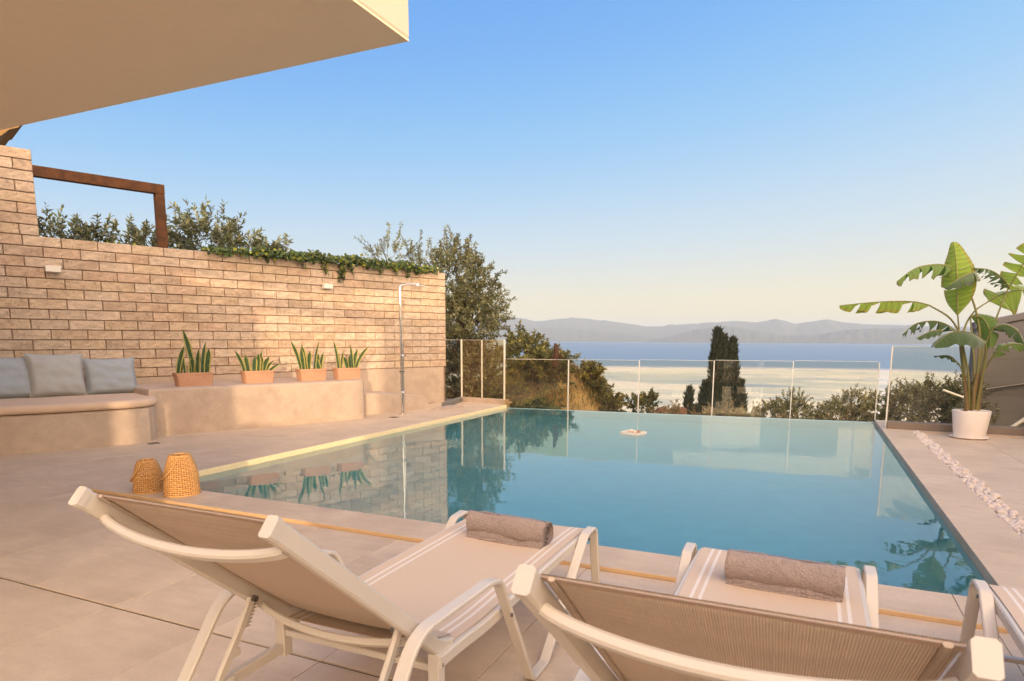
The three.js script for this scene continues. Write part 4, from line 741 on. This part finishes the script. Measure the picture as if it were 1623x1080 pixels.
{ // grey boundary wall on the right
  const w = thing('boundary_wall', 'grey board marked concrete wall beyond the glass at the right edge', 'wall', [2.62, 0, -14.2]);
  const poly = (pts, d, z) => { const g = new THREE.ExtrudeGeometry(new THREE.Shape(pts.map(q => new THREE.Vector2(...q))), { depth: d, bevelEnabled: true, bevelSize: .015, bevelThickness: .015, bevelOffset: -.015, bevelSegments: 1 }); g.translate(0, 0, z); return boxUV(g); };
  obj('wall_body', poly([[0, -4], [6, -4], [6, 2.85], [0, 1.46]], .3, -.3), M.concrete, w);
  obj('coping', poly([[-.03, 1.46], [6, 2.86], [6, 2.98], [-.03, 1.585]], .36, -.33), M.concrete, w);
  obj('added_side_wall', box(2.6, 2.9, -4, 2.6, .4, 18), M.concrete, w);  // out of view, added to dim the glow on the right deck
  obj('cable', tube([V(-.2, .30, .1), V(.4, .44, .08), V(1.2, .60, .07), V(3, .95, .06)], .018, 30, 6), M.bolt, w);
  const rl = thing('ramp_rail', 'pale metal rail rising behind the glass beside the right pot', 'rail', [3.15, 0, -13.2]);
  obj('rail', [cyl(V(-.28, -.35, 0), V(.9, .75, 0), .035, .035, 10)], M.alu, rl); obj('support', cyl(V(.5, -1.2, 0), V(.5, .38, 0), .02), M.alu, rl);
  const b = thing('metal_bar', 'short pale bar above the shrubs left of the banana pot', 'bar', [2.03, .45, -12.84]);
  obj('bar', cyl(V(-.03, .0, 0), V(.36, -.15, .02), .022), M.alu, b); obj('strut', cyl(V(.3, -.13, .02), V(.3, -1.9, .02), .018), M.bolt, b);
}

// ---------------------------------------------------------------- trees, shrubs, ivy
class Leaves { constructor() { this.p = []; this.c = []; }
  leaf(o, d, n, L, w, col) {                                         // a folded lance-shaped leaf, four faces
    const s = d.clone().cross(n).normalize(), q = s.clone().cross(d).normalize(), m = o.clone().addScaledVector(d, L * .5), tip = o.clone().addScaledVector(d, L).addScaledVector(q, -L * .10);
    const a = m.clone().addScaledVector(s, w / 2).addScaledVector(q, w * .16), b = m.clone().addScaledVector(s, -w / 2).addScaledVector(q, w * .16);
    for (const [A, B, C] of [[o, a, tip], [o, tip, b]]) { this.p.push(...A.toArray(), ...B.toArray(), ...C.toArray()); for (let i = 0; i < 3; i++) this.c.push(...col); }
  }
  geo() { const g = new THREE.BufferGeometry(); g.setAttribute('position', new THREE.Float32BufferAttribute(this.p, 3)); g.setAttribute('color', new THREE.Float32BufferAttribute(this.c, 3)); g.computeVertexNormals(); return g; }
}
const randDir = (r, up = 0) => { const a = r() * 6.2832, z = r() * 2 - 1, k = Math.sqrt(1 - z * z); return V(k * Math.cos(a), z + up, k * Math.sin(a)).normalize(); };
// blobs: [x, y, z, rx, ry, rz, twigs] relative to the base; twigs fill each blob's shell, joined to the trunk by limbs
function tree(name, label, cat, base, blobs, o) {
  const t = thing(name, label, cat, base, 0, o.group), r = rng(o.seed), L = new Leaves(), wood = [], fine = [];
  const top = V(...(o.fork ?? [0, .9, 0]));
  const trunkPts = [V(0, -.6, 0), V(.06, .3 * top.y, .02), top]; wood.push(taper(trunkPts, o.trunk ?? .12, (o.trunk ?? .12) * .6, 12));
  for (const [bx, by, bz, rx, ry, rz, n] of blobs) {
    const c = V(bx, by, bz), limbs = [];
    for (let k = 0; k < 5; k++) { const e = randDir(r, .35), end = c.clone().add(V(e.x * rx * .75, e.y * ry * .75, e.z * rz * .75)), m = top.clone().lerp(end, .5).add(V((r() - .5) * .3, .12 + (r() - .5) * .2, (r() - .5) * .3)); limbs.push([top, m, end]); wood.push(taper([top, m, end], .030 * (o.limb ?? 1), .007, 8)); }
    for (let i = 0; i < n; i++) {
      const e = randDir(r, .2), f = .35 + .65 * Math.pow(r(), .55), w = 1 + .5 * IN.noise(e.x * 2.4 + o.seed, e.y * 2.2, e.z * 2.2);
      const s0 = c.clone().add(V(e.x * rx * f * w, e.y * ry * f * w, e.z * rz * f * w)), d = e.clone().multiplyScalar(.8).add(V((r() - .5) * .9, (o.rise ?? .75) * r() + .1, (r() - .5) * .9)).normalize(), len = (o.twig ?? .4) * (.5 + .9 * r());
      const bend = V((r() - .5) * .5, -.15, (r() - .5) * .5), nl = Math.round((o.leaves ?? 34) * (.6 + .7 * r()));
      if (i % 2) fine.push(cyl(s0.clone().addScaledVector(d, -len * .4), s0.clone().addScaledVector(d, len * .6), .005, .002, 3));
      const tone = (.55 + .9 * r()), warm = r();
      for (let k = 0; k < nl; k++) {
        const u = (k + r()) / nl, p = s0.clone().addScaledVector(d, len * u).addScaledVector(bend, len * u * u * .5), a = r() * 6.283, sd = randDir(r), ld = d.clone().multiplyScalar(.75).add(sd.multiplyScalar(.85)).normalize(), nn = randDir(r, .8);
        const A = o.colA, B = o.colB, cc = (r() < (o.silver ?? .2)) ? o.colC : mixc(A, B, r()), m = tone * (.8 + .4 * r());
        L.leaf(p, ld, nn, o.leaf * (.6 + .6 * r()), o.leaf * (o.aspect ?? .3) * (.8 + .4 * r()), [cc[0] * m * (1 + .06 * warm), cc[1] * m, cc[2] * m]);
      }
    }
  }
  obj('trunk', wood, M.bark, t); obj('twigs', fine, M.bark, t).userData.kind = 'stuff'; obj('crown', L.geo(), M.leaf, t); return t;
}
const olive = { colA: [.055, .08, .035], colB: [.155, .17, .065], colC: [.28, .29, .19], silver: .22, leaf: .115, aspect: .30 };
const gb = (x, z) => [x, groundY(x, z), z];
const rel = (b, list) => list.map(([x, y, z, ...k]) => [x - b[0], y - b[1], z - b[2], ...k]);
{
  const T = (label, x, z, blobs, o) => { const b = gb(x, z); tree('olive_tree', label, 'tree', b, rel(b, blobs), { ...olive, fork: [0, Math.max(.8, blobs[0][1] - b[1] - 1.1), 0], ...o }); };
  T('grey green olive crown seen through the steel frame, nearest the pier', -11.9, -7.4, [[-11.95, 2.7, -7.3, .50, .42, .45, 56], [-11.8, 2.7, -7.8, .32, .34, .3, 20]], { seed: 11 });
  T('grey green olive crown in the middle of the steel frame opening', -11.3, -8.5, [[-11.4, 2.72, -8.35, .42, .44, .45, 52], [-11.05, 2.7, -8.95, .36, .42, .36, 30]], { seed: 12 });
  T('wide olive crown above the wall right of the steel frame post', -10.55, -9.6, [[-10.6, 2.88, -9.25, .55, .56, .5, 84], [-10.2, 2.75, -9.85, .5, .48, .5, 58], [-9.85, 2.62, -10.4, .42, .36, .4, 26]], { seed: 13 });
  T('sparse olive crown rising behind the ivy on the wall', -9.0, -13.4, [[-9.2, 3.05, -13.1, .42, .60, .45, 42], [-8.8, 2.85, -13.8, .62, .5, .5, 55], [-8.4, 2.7, -14.2, .5, .42, .45, 36]], { seed: 14, leaf: .08 });
  T('large leafy olive tree beyond the free end of the brick wall', -8.15, -15.0, [[-8.4, 2.6, -14.9, .80, .95, .8, 200], [-8.15, 1.5, -15.0, .85, .9, .8, 240], [-7.85, 2.0, -15.1, .62, .8, .6, 110], [-8.5, .5, -14.9, 1.0, .8, .8, 300], [-7.9, .25, -14.9, .7, .75, .6, 190]], { seed: 15, trunk: .2, leaf: .10, leaves: 46, colA: [.04, .055, .022], colB: [.15, .15, .05] });
  const S = (name, label, x, z, blobs, o) => { const b = gb(x, z); tree(name, label, name.includes('tree') ? 'tree' : 'shrub', b, rel(b, blobs), { fork: [0, .35, 0], trunk: .05, twig: .28, ...o }); };
  const green = { colA: [.045, .065, .02], colB: [.13, .125, .035], colC: [.24, .22, .06], silver: .12, leaf: .12, aspect: .42 };
  S('shrub', 'round green shrub behind the left end of the pool fence', -6.5, -15.8, [[-6.85, .82, -15.6, .50, .46, .45, 140], [-6.25, .62, -15.95, .45, .32, .4, 80], [-5.85, .45, -15.3, .34, .34, .35, 60]], { ...green, seed: 21 });
  S('shrub', 'yellow green bush standing against the sea right of the second fence post', -5.75, -18.1, [[-5.95, -.45, -18.1, .55, .62, .5, 150], [-5.75, .05, -18.1, .28, .4, .3, 55], [-5.35, -.75, -18.2, .5, .42, .5, 110], [-6.5, -.35, -18.0, .6, .5, .5, 120]], { ...green, colA: [.09, .09, .025], colB: [.2, .175, .05], seed: 22 });
  S('shrub', 'tiny green bush low behind the third fence post', -5.0, -21.4, [[-5.0, -1.05, -21.4, .5, .38, .4, 70]], { ...green, seed: 23 });
  S('shrub', 'low dark shrub below the reflected light left of the second post', -6.7, -14.4, [[-6.7, -.28, -14.2, .6, .36, .5, 120], [-5.9, -.62, -14.4, .5, .3, .5, 80]], { ...green, seed: 24 });
  const dusty = { colA: [.085, .105, .045], colB: [.22, .22, .085], colC: [.34, .32, .17], silver: .25, leaf: .075, aspect: .36 };
  S('shrub', 'grey green shrub at the fourth fence post, right of the cypress', -.75, -22, [[-.9, -1.15, -22, .7, .42, .6, 150], [-.45, -.95, -22.1, .48, .46, .5, 110], [-1.7, -1.4, -21.8, .7, .3, .5, 90]], { ...dusty, seed: 25 });
  S('shrub', 'wide grey green shrub in the middle of the right fence panel', 1.0, -20, [[.75, -.92, -20, .75, .34, .6, 150], [1.15, -.62, -20.1, .5, .36, .5, 110], [.1, -1.1, -19.8, .55, .26, .5, 70]], { ...dusty, seed: 26 });
  S('shrub', 'dark olive shrub behind the left part of the tall glass panel', 1.75, -15, [[1.6, -.18, -15, .5, .36, .45, 140], [1.98, .0, -14.9, .38, .36, .4, 100]], { ...dusty, seed: 27, leaf: .06, leaves: 44 });
  S('shrub', 'dark shrub beside the banana pot behind the glass', 2.3, -13.7, [[2.12, -.1, -13.7, .38, .38, .35, 120], [2.42, .1, -13.75, .34, .34, .35, 90], [2.6, -.35, -13.5, .4, .34, .35, 80]], { ...dusty, seed: 28, leaf: .06, leaves: 44, colB: [.12, .13, .055] });
  S('shrub', 'low brown grass tussock along the pool edge below the cypress', -3.2, -17.5, [[-3.2, -1.05, -17.5, .9, .38, .6, 120], [-2.0, -1.0, -17.8, .9, .36, .6, 120]], { ...dusty, colA: [.12, .085, .03], colB: [.24, .17, .07], seed: 29, rise: 1.4 });
  S('shrub', 'low brown grass tussock along the pool edge right of the fourth post', .3, -16.4, [[-.3, -1.05, -16.6, 1.0, .32, .6, 110], [.9, -.86, -16.2, .8, .32, .6, 100], [1.5, -.65, -15.9, .4, .28, .4, 50]], { ...dusty, colA: [.12, .085, .03], colB: [.24, .17, .07], seed: 30, rise: 1.4 });
}
function cypress(label, x, z, h, w, seed, spires) {
  const t = thing('cypress_tree', label, 'tree', gb(x, z)), r = rng(seed), L = new Leaves(), y0 = 0;
  for (const [sx, sz, hh, ww, n] of spires) for (let i = 0; i < n; i++) {
    const u = Math.pow(r(), .85), y = y0 + .05 + u * hh, rad = ww * Math.min(1, .62 + 1.6 * u) * (.06 + .94 * Math.pow(1.001 - u, .8)) * (1 + .28 * IN.noise(sx * 3 + u * 9, seed, i % 7)), a = r() * 6.283, rr = rad * (.55 + .5 * r());
    const p = V(sx + Math.cos(a) * rr, y, sz + Math.sin(a) * rr), d = V(Math.cos(a) * .38, 1, Math.sin(a) * .38).normalize(), m = .7 + .7 * r();
    for (let k = 0; k < 4; k++) L.leaf(p.clone().add(V((r() - .5) * .1, (r() - .5) * .1, (r() - .5) * .1)), d.clone().add(randDir(r).multiplyScalar(.45)).normalize(), V(Math.cos(a), .1, Math.sin(a)).add(randDir(r).multiplyScalar(.6)), .26 * (.6 + .7 * r()), .075, [.030 * m, .042 * m, .026 * m]);
  }
  obj('trunk', taper([V(0, -.5, 0), V(0, h * .4, 0), V(0, h * .7, 0)], .14, .03), M.bark, t); obj('crown', L.geo(), M.leaf, t);
}
cypress('tall dark cypress standing against the sea behind the pool fence', -3.6, -29.8, 5.6, 1, 61, [[0, 0, 4.8, .84, 1400], [-.2, .2, 5.05, .52, 800], [.42, -.1, 4.65, .56, 800], [.80, .1, 2.9, .54, 600], [-.62, .1, 2.8, .46, 400], [-.05, .1, 4.3, .68, 400]]);
cypress('small dark young cypress left of the tall one', -4.55, -27.6, 2.2, .5, 62, [[0, 0, 2.3, .30, 260], [.28, .1, 1.6, .30, 200]]);
for (const [x, y, z, s, label] of [[-3.98, -.98, -19.6, .22, 'reddish rock at the pool edge left of the cypress'], [-3.55, -.95, -19.7, .24, 'darker rock beside the reddish one at the pool edge']]) {
  const g = new THREE.IcosahedronGeometry(s, 3), p = g.attributes.position; for (let i = 0; i < p.count; i++) { const v = V(p.getX(i), p.getY(i), p.getZ(i)), f = 1 + .35 * IN.noise(v.x * 6 + x, v.y * 6, v.z * 6) + .14 * IN.noise(v.x * 18, v.y * 18, v.z * 18); p.setXYZ(i, v.x * f * 1.2, v.y * f, v.z * f); } g.computeVertexNormals();
  const k = thing('rock', label, 'rock', [x, y, z]); obj('rock_body', toCreasedNormals(g, .4), std({ color: rgb(.15, .075, .05), roughness: 1 }), k); obj('rubble', [new THREE.DodecahedronGeometry(s * .5, 0).translate(s * 1.2, -s * .4, .1), new THREE.DodecahedronGeometry(s * .6, 0).translate(-s * .8, -s * .5, .15)], std({ color: rgb(.12, .07, .05), roughness: 1 }), k); k.position.y = y;
}
{ // dead stump
  const s = thing('tree_stump', 'dark dead stump sticking up above the shrub against the sea', 'stump', [-5.47, .2, -14.4]);
  obj('stump_body', [taper([V(0, .42, 0), V(.0, .55, 0), V(.03, .76, 0), V(.0, .96, .02)], .11, .03), taper([V(.02, .55, 0), V(.12, .70, 0), V(.20, .62, .0)], .04, .02), taper([V(.0, .5, 0), V(-.1, .62, 0)], .035, .015)], std({ color: rgb(.05, .022, .014), roughness: 1 }), s);
}
{ // dry grass on the slope left of the pool fence
  const t = thing('dry_grass', 'dry golden grass on the slope behind the left pool fence', 'grass', [0, 0, 0]), r = rng(404), L = new Leaves();
  for (let i = 0; i < 5200; i++) {
    const a = r() * 6.283, d = Math.sqrt(r()), x = -6.9 + Math.cos(a) * d * 2.6, z = -17.2 + Math.sin(a) * d * 2.6, y = groundY(x, z), m = .6 + .8 * r(), g = r() < .3 * (1 + IN.noise(x * 2, z * 2, 1));
    L.leaf(V(x, y - .02, z), V((r() - .5) * .9, 1, (r() - .5) * .9).normalize(), randDir(r), .12 + .2 * r(), .018, g ? [.07 * m, .09 * m, .03 * m] : [.32 * m, .22 * m, .085 * m]);
  }
  const m = obj('grass_blades', L.geo(), M.leaf, t); t.userData.kind = 'stuff';
}
{ // ivy creeping along the wall top
  const t = thingW('ivy', 'green ivy creeping along the top of the brick wall with hanging runners', 'ivy', 0, 0, 2.573), r = rng(303), L = new Leaves(), wood = [];
  const put = (x, y, z, sz, k = 1) => { const d = randDir(r, -.15), n = V((r() - .5) * .9, .5 + r() * .5, .4 + r() * .8).normalize(), m = .6 + .8 * r(), hot = r() < .22; const col = hot ? [.26, .27, .03] : mixc([.035, .075, .018], [.09, .14, .03], r()); L.leaf(V(x, y, z), d, n, sz, sz * .85, [col[0] * m, col[1] * m, col[2] * m]); };
  for (let i = 0; i < 2700; i++) { const s = lerp(-4.55, -.15, Math.pow(r(), .95)), e = sstep(-4.6, -3.6, s) * (1 - .55 * sstep(-1.4, -.1, s)), h = (.13 + .07 * IN.noise(s * 2.3, 1, 4)) * (.35 + .65 * e); put(s + (r() - .5) * .1, h * r() - .01, (r() - .55) * .34 + .02, .05 + .035 * r()); }
  for (let i = 0; i < 120; i++) { const s = lerp(-6.2, -4.4, r()); put(s, .02 * r(), -.1 - .15 * r(), .035 + .02 * r()); }
  for (const [s, len] of [[-2.95, .13], [-2.62, .22], [-2.28, .36], [-2.2, .30], [-2.12, .16], [-1.5, .14], [-.85, .16], [-.62, .10], [-3.6, .1], [-1.15, .12]]) {
    const dx = (r() - .5) * .12; wood.push(tube([V(s, .02, .02), V(s + dx * .4, -.02, .06), V(s + dx, -len, .05)], .003, 10, 4));
    for (let i = 0; i < len * 130; i++) { const u = r(); put(s + dx * u + (r() - .5) * .07 * (1.2 - u * .6), .02 - len * u, .055 + .04 * r(), .04 + .03 * r()); }
  }
  for (const [s, h] of [[-4.1, .28], [-3.9, .18], [-2.5, .18], [-1.7, .14]]) { wood.push(tube([V(s, 0, 0), V(s - .08, h * .6, 0), V(s - .22, h, .02)], .003, 10, 4)); for (let i = 0; i < 7; i++) put(s - .22 * i / 7, h * (i + 1) / 7, 0, .035); }
  obj('runner', wood, M.bark, t); obj('foliage', L.geo(), M.leaf, t);
}
const GROUPS = { sun_lounger: 'sun loungers in a row before the pool', rolled_towel: 'rolled towels on the loungers', woven_lantern: 'woven lanterns on the pool corner', scatter_cushion: 'cushions on the built in bench', trough_planter: 'terracotta planters on the low wall', wall_lamp: 'box lights on the brick wall', floor_drain: 'floor drain covers', glass_fence: 'glass fences round the pool end', plant_pot: 'white plant pots', banana_plant: 'potted banana plants', olive_tree: 'olive trees behind the brick wall', shrub: 'shrubs beyond the pool fence', cypress_tree: 'cypress trees beyond the pool', rock: 'rocks at the pool edge', cup: 'tableware on the floating tray' };
for (const o of scene.children) { const k = o.name.replace(/_\d+$/, ''); if (GROUPS[k] && o.userData.category) o.userData.group ??= GROUPS[k]; }
renderer.render(scene, camera);
